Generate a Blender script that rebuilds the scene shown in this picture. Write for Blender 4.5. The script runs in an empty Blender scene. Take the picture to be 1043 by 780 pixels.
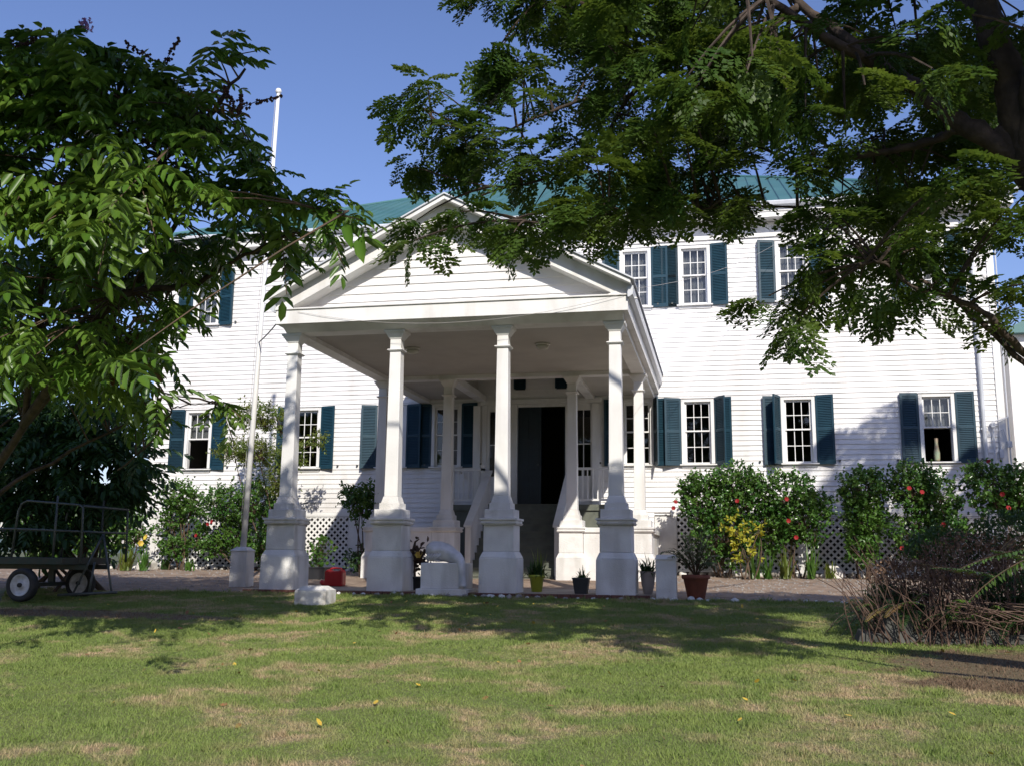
import bpy, math, random
import numpy as np
from math import sin, cos, pi, radians, sqrt, atan2
from mathutils import Vector, Matrix
rng = np.random.default_rng(7); random.seed(7)
S = bpy.context.scene
COL = S.collection
# ------------------------------------------------------------------ camera
F = 1011.0; YAW = radians(11.75); PIT = radians(9.86); ROLL = radians(.508); EYE = .66
fw = np.array([-sin(YAW)*cos(PIT), cos(YAW)*cos(PIT), sin(PIT)])
r0 = np.array([cos(YAW), sin(YAW), 0.]); u0 = np.cross(r0, fw)
rt = r0*cos(ROLL)+u0*sin(ROLL); up = u0*cos(ROLL)-r0*sin(ROLL)
cam_d = bpy.data.cameras.new('camera'); cam = bpy.data.objects.new('camera', cam_d); COL.objects.link(cam)
cam.matrix_world = Matrix(((rt[0], up[0], -fw[0], 0), (rt[1], up[1], -fw[1], 0), (rt[2], up[2], -fw[2], EYE), (0, 0, 0, 1)))
cam_d.sensor_width = 36; cam_d.lens = F/1043*36; cam_d.clip_end = 3000; cam_d.clip_start = .05
S.camera = cam
# ------------------------------------------------------------------ sky, sun, exposure
SUN = Vector((.44, -1, .76)).normalized()
w = bpy.data.worlds.new('World'); S.world = w; w.use_nodes = True
nt = w.node_tree; sky = nt.nodes.new('ShaderNodeTexSky'); sky.sky_type = 'NISHITA'; sky.sun_disc = False
sky.sun_elevation = math.asin(SUN.z); sky.sun_rotation = atan2(SUN.x, SUN.y)
sky.ozone_density = 4.5; sky.air_density = 1.15; sky.dust_density = .6; sky.altitude = 0
tint = nt.nodes.new('ShaderNodeMix'); tint.data_type = 'RGBA'; tint.blend_type = 'MULTIPLY'; tint.inputs[0].default_value = 1; tint.inputs[7].default_value = (1.08, .98, 1.17, 1)
nt.links.new(sky.outputs[0], tint.inputs[6]); nt.links.new(tint.outputs[2], nt.nodes['Background'].inputs[0]); nt.nodes['Background'].inputs[1].default_value = .115
sd = bpy.data.lights.new('sun', 'SUN'); sd.energy = 4.4; sd.angle = radians(.55); sd.color = (1, .94, .83)
so = bpy.data.objects.new('sun', sd); COL.objects.link(so); so.rotation_euler = SUN.to_track_quat('Z', 'Y').to_euler()
so.location = (20, -30, 30)
S.view_settings.view_transform = 'Standard'; S.view_settings.look = 'None'; S.view_settings.gamma = 1
S.view_settings.exposure = .2; S.view_settings.use_curve_mapping = False
S.render.engine = 'CYCLES'
S.cycles.max_bounces = 7; S.cycles.transparent_max_bounces = 10; S.cycles.diffuse_bounces = 4
S.cycles.sample_clamp_indirect = 4

# ------------------------------------------------------------------ helpers
def ray(px, py): return fw + rt*(px-521.5)/F + up*(390-py)/F
def at(px, py, Y):                       # the place seen at a pixel of the photograph, Y metres into the scene
    d = ray(px, py); p = d*(Y/d[1]); return np.array([p[0], p[1], p[2]+EYE])
def gz(x, y):                            # ground height
    y = np.asarray(y, float); x = np.asarray(x, float)
    z = np.where(y < 16.6, -.03-(16.6-y)*.053, -.03+np.clip(y-16.6, 0, 9.4)*.03)
    z = np.where(y < 0, -.03-16.6*.053, z)
    return z + .012*np.sin(x*.9+1)*np.cos(y*.7)
def gzf(x, y): return float(gz(x, y))

def tag(o, label=None, cat=None, group=None, kind=None):
    if label: o['label'] = label
    if cat: o['category'] = cat
    if group: o['group'] = group
    if kind: o['kind'] = kind
    return o
def empty(name, loc=(0, 0, 0), rz=0, label=None, cat=None, group=None):
    o = bpy.data.objects.new(name, None); COL.objects.link(o); o.location = loc; o.rotation_euler = (0, 0, rz)
    o.empty_display_size = .2
    return tag(o, label, cat, group)
def link(name, me, m, parent=None, loc=(0, 0, 0), rz=0, smooth=False, bevel=0):
    o = bpy.data.objects.new(name, me); COL.objects.link(o); o.location = loc; o.rotation_euler = (0, 0, rz)
    for mm in (m if isinstance(m, (list, tuple)) else [m]): me.materials.append(mm)
    if parent: o.parent = parent
    if smooth: me.polygons.foreach_set('use_smooth', [True]*len(me.polygons))
    if bevel:
        b = o.modifiers.new('bevel', 'BEVEL'); b.width = bevel; b.segments = 2; b.limit_method = 'ANGLE'; b.angle_limit = radians(35)
    return o
def np_mesh(name, V, Fc):
    V = np.asarray(V, np.float32).reshape(-1, 3); Fc = np.asarray(Fc, np.int32); k = Fc.shape[1]; n = len(Fc)
    me = bpy.data.meshes.new(name); me.vertices.add(len(V)); me.vertices.foreach_set('co', V.ravel())
    me.loops.add(n*k); me.loops.foreach_set('vertex_index', Fc.ravel()); me.polygons.add(n)
    me.polygons.foreach_set('loop_start', np.arange(0, n*k, k, dtype=np.int32))
    me.polygons.foreach_set('loop_total', np.full(n, k, np.int32)); me.update(calc_edges=True); return me
class MB:
    def __init__(s): s.v = []; s.f = []
    def add(s, vs, fs):
        b = len(s.v); s.v += [tuple(map(float, v)) for v in vs]; s.f += [tuple(i+b for i in f) for f in fs]; return s
    def box(s, x0, x1, y0, y1, z0, z1):
        return s.add([(x, y, z) for z in (z0, z1) for y in (y0, y1) for x in (x0, x1)],
                     [(0, 2, 3, 1), (4, 5, 7, 6), (0, 1, 5, 4), (2, 6, 7, 3), (0, 4, 6, 2), (1, 3, 7, 5)])
    def fr(s, cx, cy, w0, w1, z0, z1):   # square frustum
        a, b = w0/2, w1/2
        return s.add([(cx-a, cy-a, z0), (cx+a, cy-a, z0), (cx-a, cy+a, z0), (cx+a, cy+a, z0), (cx-b, cy-b, z1), (cx+b, cy-b, z1), (cx-b, cy+b, z1), (cx+b, cy+b, z1)],
                     [(0, 2, 3, 1), (4, 5, 7, 6), (0, 1, 5, 4), (2, 6, 7, 3), (0, 4, 6, 2), (1, 3, 7, 5)])
    def prism(s, poly, fn, a, b):        # poly of (u,v); fn(u,v,t)->xyz, t from a to b
        n = len(poly); vs = [fn(u, v, a) for u, v in poly]+[fn(u, v, b) for u, v in poly]
        fs = [tuple(range(n))[::-1], tuple(range(n, 2*n))]+[(i, (i+1) % n, (i+1) % n+n, i+n) for i in range(n)]
        return s.add(vs, fs)
    def tube(s, pts, rad, n=8, cap=True):
        pts = [np.array(p, float) for p in pts]; m = len(pts)
        if not hasattr(rad, '__len__'): rad = [rad]*m
        ref = None; vs = []
        for i, p in enumerate(pts):
            t = pts[min(i+1, m-1)]-pts[max(i-1, 0)]; t /= (np.linalg.norm(t)+1e-9)
            if ref is None:
                ref = np.cross(t, [0, 0, 1.]); 
                if np.linalg.norm(ref) < .1: ref = np.cross(t, [1., 0, 0])
            ref = ref-t*(ref@t); ref /= (np.linalg.norm(ref)+1e-9); b = np.cross(t, ref)
            for k in range(n):
                a = 2*pi*k/n; vs.append(p+(ref*cos(a)+b*sin(a))*rad[i])
        fs = [(i*n+k, i*n+(k+1) % n, (i+1)*n+(k+1) % n, (i+1)*n+k) for i in range(m-1) for k in range(n)]
        if cap: fs += [tuple(range(n))[::-1], tuple(range((m-1)*n, m*n))]
        return s.add(vs, fs)
    def lathe(s, cx, cy, prof, n=20):    # prof of (r,z)
        vs = [(cx+r*cos(2*pi*k/n), cy+r*sin(2*pi*k/n), z) for r, z in prof for k in range(n)]
        fs = [(i*n+k, i*n+(k+1) % n, (i+1)*n+(k+1) % n, (i+1)*n+k) for i in range(len(prof)-1) for k in range(n)]
        fs += [tuple(range(n))[::-1], tuple(range((len(prof)-1)*n, len(prof)*n))]
        return s.add(vs, fs)
    def build(s, name, m, parent=None, local=False, loc=(0, 0, 0), rz=0, smooth=False, bevel=0, label=None, cat=None, group=None, kind=None):
        off = (0, 0, 0)
        if parent is not None and not local:
            q = parent; off = np.zeros(3)
            while q: off = off+np.array(q.location); q = q.parent
        me = bpy.data.meshes.new(name)
        me.from_pydata([(a-off[0], b-off[1], c-off[2]) for a, b, c in s.v], [], s.f); me.update()
        return tag(link(name, me, m, parent, loc, rz, smooth, bevel), label, cat, group, kind)
def np_build(name, V, Fc, m, parent=None, **k):
    off = np.zeros(3)
    q = parent
    while q: off = off+np.array(q.location); q = q.parent
    sm = k.pop('smooth', False)
    return tag(link(name, np_mesh(name, np.asarray(V).reshape(-1, 3)-off, Fc), m, parent, smooth=sm), **k)
def copy_tree(o, parent=None):
    kids = list(o.children); c = o.copy(); COL.objects.link(c); c.parent = parent
    for ch in kids: copy_tree(ch, c)
    return c

# ------------------------------------------------------------------ materials
def mat(name, col, rough=.6, col2=None, nscale=3., bump=0., bscale=40., spec=.5, dirt=None, dscale=.7, trans=0., lo=.4, hi=.65, metal=0, detail=4, streak=False, island=0.):
    m = bpy.data.materials.new(name); m.use_nodes = True; t = m.node_tree; N = t.nodes; L = t.links
    b = N['Principled BSDF']; b.inputs['Roughness'].default_value = rough; b.inputs['Specular IOR Level'].default_value = spec
    b.inputs['Metallic'].default_value = metal
    tc = N.new('ShaderNodeTexCoord'); c_out = None
    def noise(sc, de=4):
        n = N.new('ShaderNodeTexNoise'); n.inputs['Scale'].default_value = sc; n.inputs['Detail'].default_value = de; L.new(tc.outputs['Object'], n.inputs['Vector']); return n
    def ramp(src, a, b_):
        r = N.new('ShaderNodeMapRange'); r.inputs[1].default_value = a; r.inputs[2].default_value = b_; L.new(src, r.inputs[0]); return r.outputs[0]
    def mix(f, a, b_):
        x = N.new('ShaderNodeMix'); x.data_type = 'RGBA'
        L.new(f, x.inputs[0])
        for i, v in ((6, a), (7, b_)):
            if isinstance(v, tuple): x.inputs[i].default_value = (*v, 1)
            else: L.new(v, x.inputs[i])
        return x.outputs[2]
    c = col
    if col2: c = mix(ramp(noise(nscale, detail).outputs[0], lo, hi), col, col2)
    if island:
        gi = N.new('ShaderNodeNewGeometry'); c = mix(ramp(gi.outputs['Random Per Island'], 0, 1), c, mix(ramp(gi.outputs['Random Per Island'], 0, 1), c, tuple(v*(1-island) for v in col)))
    if dirt:
        dn = noise(dscale, 8)
        if streak:
            mp_ = N.new('ShaderNodeMapping'); mp_.inputs['Scale'].default_value = (1, 1, .22); L.new(tc.outputs['Object'], mp_.inputs[0]); L.new(mp_.outputs[0], dn.inputs['Vector'])
        c = mix(ramp(dn.outputs[0], .5, .74), c, dirt)
    if isinstance(c, tuple): b.inputs['Base Color'].default_value = (*c, 1)
    else: L.new(c, b.inputs['Base Color'])
    if bump:
        bn = N.new('ShaderNodeBump'); bn.inputs['Strength'].default_value = bump; bn.inputs['Distance'].default_value = .02
        L.new(noise(bscale, 5).outputs[0], bn.inputs['Height']); L.new(bn.outputs[0], b.inputs['Normal'])
    if trans:
        tr = N.new('ShaderNodeBsdfTranslucent'); ms = N.new('ShaderNodeMixShader'); ms.inputs[0].default_value = trans
        if isinstance(c, tuple): tr.inputs[0].default_value = (c[0]*1.3, c[1]*1.3, c[2]*.6, 1)
        else:
            hs = N.new('ShaderNodeHueSaturation'); hs.inputs['Value'].default_value = 1.5; hs.inputs['Hue'].default_value = .48; L.new(c, hs.inputs['Color']); L.new(hs.outputs[0], tr.inputs[0])
        L.new(b.outputs[0], ms.inputs[1]); L.new(tr.outputs[0], ms.inputs[2]); L.new(ms.outputs[0], N['Material Output'].inputs['Surface'])
    return m
M = {}
M['paint'] = mat('white_paint', (.79, .785, .77), .5, (.71, .70, .69), 1.3, .08, 30, dirt=(.62, .60, .57), dscale=2.6, streak=True)
M['siding'] = mat('white_siding', (.81, .795, .79), .55, (.73, .72, .715), .9, .12, 22, dirt=(.60, .575, .55), dscale=1.6, streak=True, island=.10)
M['masonry'] = mat('painted_masonry', (.76, .75, .73), .75, (.64, .62, .60), 2.2, .4, 45, dirt=(.50, .485, .45), dscale=3.2, streak=True)
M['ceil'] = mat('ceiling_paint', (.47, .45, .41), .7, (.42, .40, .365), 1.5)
M['teal'] = mat('teal_shutter', (.005, .034, .056), .5, (.007, .043, .068), 2.5, .1, 60)
M['door'] = mat('dark_door', (.008, .020, .030), .4, (.006, .014, .022), 3)
M['dark'] = mat('void_shade', (.012, .012, .013), .9)  # near-black colour standing in for the shade under the house
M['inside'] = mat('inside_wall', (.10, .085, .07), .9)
M['curtain'] = mat('curtain', (.42, .41, .42), .9, (.3, .29, .31), 6, lo=.35, hi=.7)
M['roof'] = mat('teal_metal_roof', (.055, .15, .155), .45, (.075, .18, .18), .8, dirt=(.06, .13, .125), dscale=.6)
M['gutter'] = mat('gutter_metal', (.62, .64, .68), .35, (.5, .52, .56), 2)
M['step'] = mat('dark_step', (.135, .145, .115), .7, (.10, .11, .09), 4)
M['slab'] = mat('tan_slab', (.42, .34, .26), .8, (.33, .27, .21), 2, .2, 30)
M['brick'] = mat('brick_edge', (.16, .065, .045), .8, (.11, .05, .04), 8, .3, 40)
M['lamp'] = mat('lamp_glass', (.55, .53, .48), .2)
M['iron'] = mat('dark_green_iron', (.012, .03, .024), .45, (.03, .028, .022), 6)
M['rail'] = mat('worn_rail_metal', (.055, .065, .06), .42, (.09, .095, .09), 8)
M['rubber'] = mat('tyre_rubber', (.02, .02, .02), .75, (.035, .033, .03), 10)
M['rim'] = mat('wheel_rim', (.62, .62, .64), .4, (.4, .39, .38), 8)
M['red'] = mat('red_plastic', (.42, .018, .02), .35, (.36, .015, .018), 4)
M['terra'] = mat('terracotta', (.26, .085, .05), .8, (.2, .07, .045), 6, .2, 40)
M['lime'] = mat('lime_glaze', (.33, .37, .03), .35, (.28, .31, .03), 5)
M['blackpot'] = mat('black_plastic', (.025, .027, .032), .45, (.035, .035, .04), 5)
M['palepot'] = mat('pale_pot', (.42, .37, .34), .7, (.34, .29, .27), 5)
M['soil'] = mat('soil', (.055, .035, .022), .95, (.09, .06, .04), 9, .5, 30)
M['stone'] = mat('stone', (.34, .31, .28), .85, (.2, .18, .16), 5, .5, 20)
M['whitestone'] = mat('white_stone', (.72, .70, .66), .8, (.5, .47, .42), 5, .3, 20)
M['planter'] = mat('old_concrete', (.09, .09, .085), .9, (.05, .05, .045), 3.5, .6, 14)
M['marble'] = mat('weathered_marble', (.68, .67, .68), .55, (.5, .49, .49), 4, .3, 12)
M['bark'] = mat('bark', (.035, .024, .018), .85, (.075, .052, .04), 9, .7, 26)
M['stem'] = mat('stem', (.10, .06, .035), .8, (.06, .045, .03), 8)
M['deadstem'] = mat('dead_stem', (.085, .048, .036), .85, (.24, .17, .13), 7, lo=.45, hi=.8)
M['wire'] = mat('cable', (.4, .38, .37), .6)
M['leafR'] = mat('fine_leaf', (.038, .088, .012), .5, (.09, .145, .018), 1.3, trans=.42)
M['leafL'] = mat('broad_leaf', (.070, .155, .018), .38, (.12, .205, .028), 1.6, trans=.34)
M['leafLold'] = mat('old_leaf', (.14, .13, .02), .5, (.17, .08, .03), 5, trans=.3)
M['hib'] = mat('hibiscus_leaf', (.042, .115, .02), .26, (.09, .17, .03), 3, trans=.2)
M['hib2'] = mat('bright_leaf', (.055, .14, .02), .35, (.09, .17, .03), 3, trans=.25)
M['airy'] = mat('airy_leaf', (.10, .16, .02), .5, (.15, .17, .03), 3, trans=.35)
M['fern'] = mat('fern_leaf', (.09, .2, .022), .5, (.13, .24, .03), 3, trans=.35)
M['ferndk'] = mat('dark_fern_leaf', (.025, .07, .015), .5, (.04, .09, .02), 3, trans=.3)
M['yellow'] = mat('yellow_leaf', (.42, .38, .03), .5, (.3, .33, .04), 8, trans=.3)
M['dry'] = mat('dry_leaf', (.30, .24, .07), .6, (.2, .11, .05), 8, trans=.3)
M['fall1'] = mat('fallen_yellow', (.55, .42, .05), .6, (.5, .3, .05), 8)
M['fall2'] = mat('fallen_brown', (.3, .13, .05), .7, (.2, .12, .06), 8)
M['redflower'] = mat('red_petal', (.24, .003, .006), .7, (.3, .006, .008), 8, trans=.1)
M['purple'] = mat('purple_petal', (.42, .22, .5), .6, (.55, .4, .6), 20, trans=.3)
M['berry'] = mat('seed_pod', (.035, .015, .02), .6, (.07, .03, .02), 9)
M['hill'] = mat('hazy_hill', (.09, .13, .12), .95, (.11, .14, .12), .05)  # distance haze is mixed into the hill colour
# glass
g = bpy.data.materials.new('window_glass'); g.use_nodes = True; t = g.node_tree; t.nodes.clear()
o_ = t.nodes.new('ShaderNodeOutputMaterial'); gl = t.nodes.new('ShaderNodeBsdfGlossy'); gl.inputs['Roughness'].default_value = .02
tr = t.nodes.new('ShaderNodeBsdfTransparent'); tr.inputs[0].default_value = (.8, .82, .82, 1); fr = t.nodes.new('ShaderNodeFresnel'); fr.inputs[0].default_value = 1.5
ms = t.nodes.new('ShaderNodeMixShader'); t.links.new(fr.outputs[0], ms.inputs[0]); t.links.new(tr.outputs[0], ms.inputs[1]); t.links.new(gl.outputs[0], ms.inputs[2]); t.links.new(ms.outputs[0], o_.inputs[0])
M['glass'] = g

def ground_mat(name, blade=False):
    """lawn: green and dry patches; earth where it is worn bare"""
    m = bpy.data.materials.new(name); m.use_nodes = True; t = m.node_tree; N = t.nodes; L = t.links; b = N['Principled BSDF']
    b.inputs['Roughness'].default_value = .8; b.inputs['Specular IOR Level'].default_value = .25
    tc = N.new('ShaderNodeTexCoord')
    def noise(sc, de=4, vec=None, d=0):
        n = N.new('ShaderNodeTexNoise'); n.inputs['Scale'].default_value = sc; n.inputs['Detail'].default_value = de; n.inputs['Distortion'].default_value = d
        L.new(vec or tc.outputs['Object'], n.inputs['Vector']); return n.outputs[0]
    def ramp(src, a, b_):
        r = N.new('ShaderNodeMapRange'); r.inputs[1].default_value = a; r.inputs[2].default_value = b_; L.new(src, r.inputs[0]); return r.outputs[0]
    def mix(f, a, b_):
        x = N.new('ShaderNodeMix'); x.data_type = 'RGBA'; L.new(f, x.inputs[0])
        for i, v in ((6, a), (7, b_)):
            if isinstance(v, tuple): x.inputs[i].default_value = (*v, 1)
            else: L.new(v, x.inputs[i])
        return x.outputs[2]
    k = 1.0
    gr = mix(ramp(noise(2.1), .35, .65), (.14, .225, .042), (.215, .285, .062))
    gr = mix(ramp(noise(55, 2), .35, .7), gr, (.26, .31, .11))
    tan = mix(ramp(noise(38, 3), .35, .65), (.56, .42, .27), (.42, .33, .19))
    mp = N.new('ShaderNodeMapping'); mp.inputs['Scale'].default_value = (.9, 1.0, 1); L.new(tc.outputs['Object'], mp.inputs[0])
    pf = ramp(noise(1.15, 5, mp.outputs[0], .6), .49, .62)
    pf2 = ramp(noise(6, 4), .3, .6)
    mm = N.new('ShaderNodeMath'); mm.operation = 'MULTIPLY'; L.new(pf, mm.inputs[0]); L.new(pf2, mm.inputs[1])
    c = mix(mm.outputs[0], gr, tan)
    # bare earth spots
    earth = mix(ramp(noise(22, 5), .3, .7), (.16, .105, .07), (.25, .18, .12))
    for (ex, ey, rx, ry) in ((-9.2, 13.0, 2.6, .42), (3.4, 10.6, 1.9, 1.15), (2.4, 9.5, .9, .4)):
        vs = N.new('ShaderNodeVectorMath'); vs.operation = 'SUBTRACT'; vs.inputs[1].default_value = (ex, ey, 0); L.new(tc.outputs['Object'], vs.inputs[0])
        vm = N.new('ShaderNodeVectorMath'); vm.operation = 'MULTIPLY'; vm.inputs[1].default_value = (1/rx, 1/ry, 0); L.new(vs.outputs[0], vm.inputs[0])
        vl = N.new('ShaderNodeVectorMath'); vl.operation = 'LENGTH'; L.new(vm.outputs[0], vl.inputs[0])
        ad = N.new('ShaderNodeMath'); ad.operation = 'ADD'; L.new(vl.outputs['Value'], ad.inputs[0])
        ns = N.new('ShaderNodeMath'); ns.operation = 'MULTIPLY_ADD'; ns.inputs[1].default_value = 1.4; ns.inputs[2].default_value = -.7; L.new(noise(3.2, 5), ns.inputs[0]); L.new(ns.outputs[0], ad.inputs[1])
        c = mix(ramp(ad.outputs[0], 1.1, .8), c, earth)
    if not blade:
        c2 = mix(ramp(noise(90, 4), .35, .65), c, (.09, .085, .04)); c = c2
        bn = N.new('ShaderNodeBump'); bn.inputs['Strength'].default_value = .7; bn.inputs['Distance'].default_value = .03; L.new(noise(70, 6), bn.inputs['Height']); L.new(bn.outputs[0], b.inputs['Normal'])
        L.new(c, b.inputs['Base Color'])
    else:
        L.new(c, b.inputs['Base Color'])
        trn = N.new('ShaderNodeBsdfTranslucent'); msx = N.new('ShaderNodeMixShader'); msx.inputs[0].default_value = .3
        L.new(c, trn.inputs[0]); L.new(b.outputs[0], msx.inputs[1]); L.new(trn.outputs[0], msx.inputs[2]); L.new(msx.outputs[0], N['Material Output'].inputs['Surface'])
    return m
M['lawn'] = ground_mat('lawn_ground'); M['blade'] = ground_mat('grass_blade', True)
M['gravel'] = mat('gravel_drive', (.34, .25, .185), .9, (.23, .165, .12), 5, .8, 60, dirt=(.17, .11, .075), dscale=1.4)
M['field'] = mat('rough_ground', (.07, .09, .03), .95, (.12, .11, .05), .3)

# ------------------------------------------------------------------ ground
def sheet(name, xs, ys, zfn, m, dz=0, kind='structure'):
    X, Y = np.meshgrid(xs, ys); Z = zfn(X, Y)+dz; nx = len(xs)
    V = np.stack([X, Y, Z], -1).reshape(-1, 3); I = np.arange(len(V)).reshape(len(ys), nx)
    Fc = np.stack([I[:-1, :-1], I[:-1, 1:], I[1:, 1:], I[1:, :-1]], -1).reshape(-1, 4)
    return np_build(name, V, Fc, m, kind=kind, smooth=True)
xs = np.concatenate([[-1500, -600, -200, -80], np.linspace(-45, 35, 81), [80, 200, 600, 1500]])
ys = np.concatenate([[-1500, -500, -150, -60], np.linspace(-30, 60, 91), [100, 200, 600, 1500]])
sheet('ground', xs, ys, gz, M['field'], -.05)
ex = lambda x: 16.62+.10*np.sin(x*1.3)+.05*np.sin(x*3.7+1)          # edge of the lawn
xs = np.linspace(-44, 34, 157); tt = np.linspace(0, 1, 60)
X, T = np.meshgrid(xs, tt); Y = -28+(ex(X)+28)*T**.6; Z = gz(X, Y)
I = np.arange(X.size).reshape(X.shape)
np_build('lawn', np.stack([X, Y, Z], -1), np.stack([I[:-1, :-1], I[:-1, 1:], I[1:, 1:], I[1:, :-1]], -1).reshape(-1, 4), M['lawn'], kind='structure', smooth=True)
sheet('gravel_drive', np.linspace(-40, 34, 149), np.linspace(16.2, 25.35, 30), gz, M['gravel'], -.012)
sheet('flower_bed', np.linspace(-30, 20, 101), np.linspace(25.3, 28.5, 8), lambda x, y: gz(x, y)+.03, M['soil'])
sl = MB(); sl.box(-8.45, -1.15, 17.02, 22.95, -.06, .035); sl.build('portico_floor', M['slab'], kind='structure')
sb = MB()
for i in range(33):
    x = -8.45+i*.2212; sb.box(x+.006, x+.214, 16.9, 17.015, -.06, .03)
sb.build('brick_edging', M['brick'], kind='structure', bevel=.006)
# low hills far behind
V = []; nn = 160
for i in range(nn):
    a = radians(30+120*i/(nn-1)); R_ = 900; h = 6+5*sin(a*9)+3*sin(a*23+1)
    V += [(R_*cos(a), R_*sin(a), -8), (R_*1.25*cos(a), R_*1.25*sin(a), h), (R_*1.6*cos(a), R_*1.6*sin(a), -8)]
Fc = [(3*i+k, 3*i+3+k, 3*i+4+k, 3*i+1+k) for i in range(nn-1) for k in (0, 1)]
np_build('hills', V, Fc, M['hill'], kind='structure')

# ------------------------------------------------------------------ the house
YF = 26.0; XC = -4.626
H = empty('white_house', (XC, YF, .25), label='two storey white clapboard house with teal shutters, teal metal roof and a columned portico', cat='house')
XL, XR = XC-11.45, XC+11.5
ZT, ZS, ZR = 4.731, 2.993, 3.893; UT, US, UR = 8.867, 7.203, 8.059; HW = .42
WX = {1: -9.98, 2: -6.662, 3: -4.15, 4: -2.588, 5: 2.588, 6: 4.15, 7: 6.662, 8: 9.98}
openings = []
for k, dx in WX.items():
    openings.append((XC+dx-HW+.07, XC+dx+HW-.07, ZS+.06, ZT-.05)); openings.append((XC+dx-HW+.07, XC+dx+HW-.07, US+.06, UT-.05))
DX0, DX1 = -5.23, -3.95
openings.append((-6.13, -3.12, 1.9, 4.66))
for a, b in ((-5.35, -5.02), (-4.22, -3.89)): openings.append((a+.02, b-.02, 5.14, 5.55))
def spans(x0, x1, z0, z1, ops):
    segs = [(x0, x1)]
    for a, b, c, d in ops:
        if d <= z0+.02 or c >= z1-.02: continue
        ns = []
        for s0, s1 in segs:
            if b <= s0 or a >= s1: ns.append((s0, s1)); continue
            if a > s0: ns.append((s0, a))
            if b < s1: ns.append((b, s1))
        segs = ns
    return segs
wall = MB(); z = 1.80; PB = .1305
while z < 9.0:
    for a, b in spans(XL, XR, z, z+PB, openings):
        # each board breaks into lengths, with slightly uneven edges
        cuts = [a]; x = a+random.uniform(1.5, 4)
        while x < b-.6: cuts.append(x); x += random.uniform(2.4, 4.2)
        cuts.append(b)
        for c0, c1 in zip(cuts, cuts[1:]):
            j = random.uniform(-.0025, .0025); e = .0012
            wall.prism([(YF-.027+j, z), (YF-.006, z+PB+.012), (YF+.02, z+PB+.012), (YF+.02, z)], lambda u, v, t: (t, u, v), c0+e, c1-e)
    z += PB
z = 1.80-PB
while z > .9:
    wall.prism([(YF-.027, z), (YF-.006, z+PB+.012), (YF+.02, z+PB+.012), (YF+.02, z)], lambda u, v, t: (t, u, v), -8.29, -1.63); z -= PB
wall.build('wall', M['siding'], H)
core = MB()                                        # sheathing behind the boards, with the same openings
zs = sorted({1.73, 9.45}|{v for o in openings for v in o[2:]})
for z0, z1 in zip(zs, zs[1:]):
    for a, b in spans(XL+.01, XR-.01, z0, z1, [(p, q, r-.03, s+.03) for p, q, r, s in openings]): core.box(a, b, YF+.021, YF+.16, z0, z1)
core.box(XL+.01, XL+.15, YF+.161, YF+20, .2, 9.45); core.box(XR-.15, XR-.01, YF+.161, YF+20, .2, 9.45); core.box(XL+.01, XR-.01, YF+19.9, YF+20, .2, 9.45)
core.build('wall_core', M['siding'], H)
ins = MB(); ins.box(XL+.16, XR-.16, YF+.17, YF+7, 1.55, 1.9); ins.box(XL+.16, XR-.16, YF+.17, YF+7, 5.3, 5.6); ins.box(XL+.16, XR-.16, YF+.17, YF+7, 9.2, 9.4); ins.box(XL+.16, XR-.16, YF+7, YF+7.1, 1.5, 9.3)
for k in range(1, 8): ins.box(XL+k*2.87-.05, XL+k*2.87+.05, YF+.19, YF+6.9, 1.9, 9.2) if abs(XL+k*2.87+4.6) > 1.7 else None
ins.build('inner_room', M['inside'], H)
# side clapboards at the right-hand end
sdw = MB(); z = 1.8
while z < 9.3:
    sdw.prism([(XR+.020, z), (XR+.002, z+PB+.012), (XR-.008, z+PB+.012), (XR-.008, z)], lambda u, v, t: (u, t, v), YF+.2, YF+19.9); z += PB
sdw.build('side_wall', M['siding'], H)
tr_ = MB()
tr_.box(XL-.04, XL+.13, YF-.05, YF-.001, .2, 9.40); tr_.box(XR-.13, XR+.04, YF-.05, YF-.001, 1.86, 9.40); tr_.box(XR+.021, XR+.041, YF, YF+.16, 1.86, 9.4)
tr_.box(XL+.135, XR-.135, YF-.045, YF+.02, 9.02, 9.40); tr_.box(XL+.135, XR-.135, YF-.06, YF-.046, 8.99, 9.05)
tr_.box(XL+.135, -8.25, YF-.05, YF+.02, 1.70, 1.795); tr_.box(-1.2, XR+.04, YF-.05, YF+.02, 1.70, 1.795)
tr_.build('trim_board', M['paint'], H, bevel=.004)
# cornice and gutter
cn = MB(); cn.prism([(YF-.06, 9.405), (YF-.44, 9.405), (YF-.44, 9.52), (YF-.47, 9.55), (YF-.47, 9.62), (YF-.06, 9.62)], lambda u, v, t: (t, u, v), XL-.5, XR+.5)
cn.box(XR+.05, XR+.5, YF-.06, YF+20, 9.42, 9.62); cn.box(XL-.5, XL-.05, YF-.06, YF+20, 9.42, 9.62)
cn.build('cornice', M['paint'], H)
gt = MB(); gt.prism([(YF-.475, 9.64), (YF-.475, 9.79), (YF-.60, 9.79), (YF-.615, 9.76), (YF-.60, 9.68), (YF-.56, 9.64)], lambda u, v, t: (t, u, v), XL-.6, XR+.6)
gt.build('gutter', M['gutter'], H)
for x, n in ((XR-.47, 1),):
    dp = MB(); dp.tube([(x, YF-.54, 9.64), (x, YF-.5, 9.45), (x, YF-.12, 9.25), (x, YF-.09, 9.1), (x, YF-.09, .9), (x, YF-.2, .75)], .05, 10)
    for zb in (8.2, 6.0, 3.8, 2.0): dp.box(x-.07, x+.07, YF-.10, YF-.03, zb, zb+.04)
    dp.build('downpipe', M['gutter'], H, smooth=False)
dk = MB()
for x, za, zb in ((XR-.05+.13, .5, 9.3), (XR-.32+.05, .5, 3.9), (XR-.12, .6, 3.75)): dk.tube([(x, YF-.09, za), (x, YF-.09, zb)], .018, 6)
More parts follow.
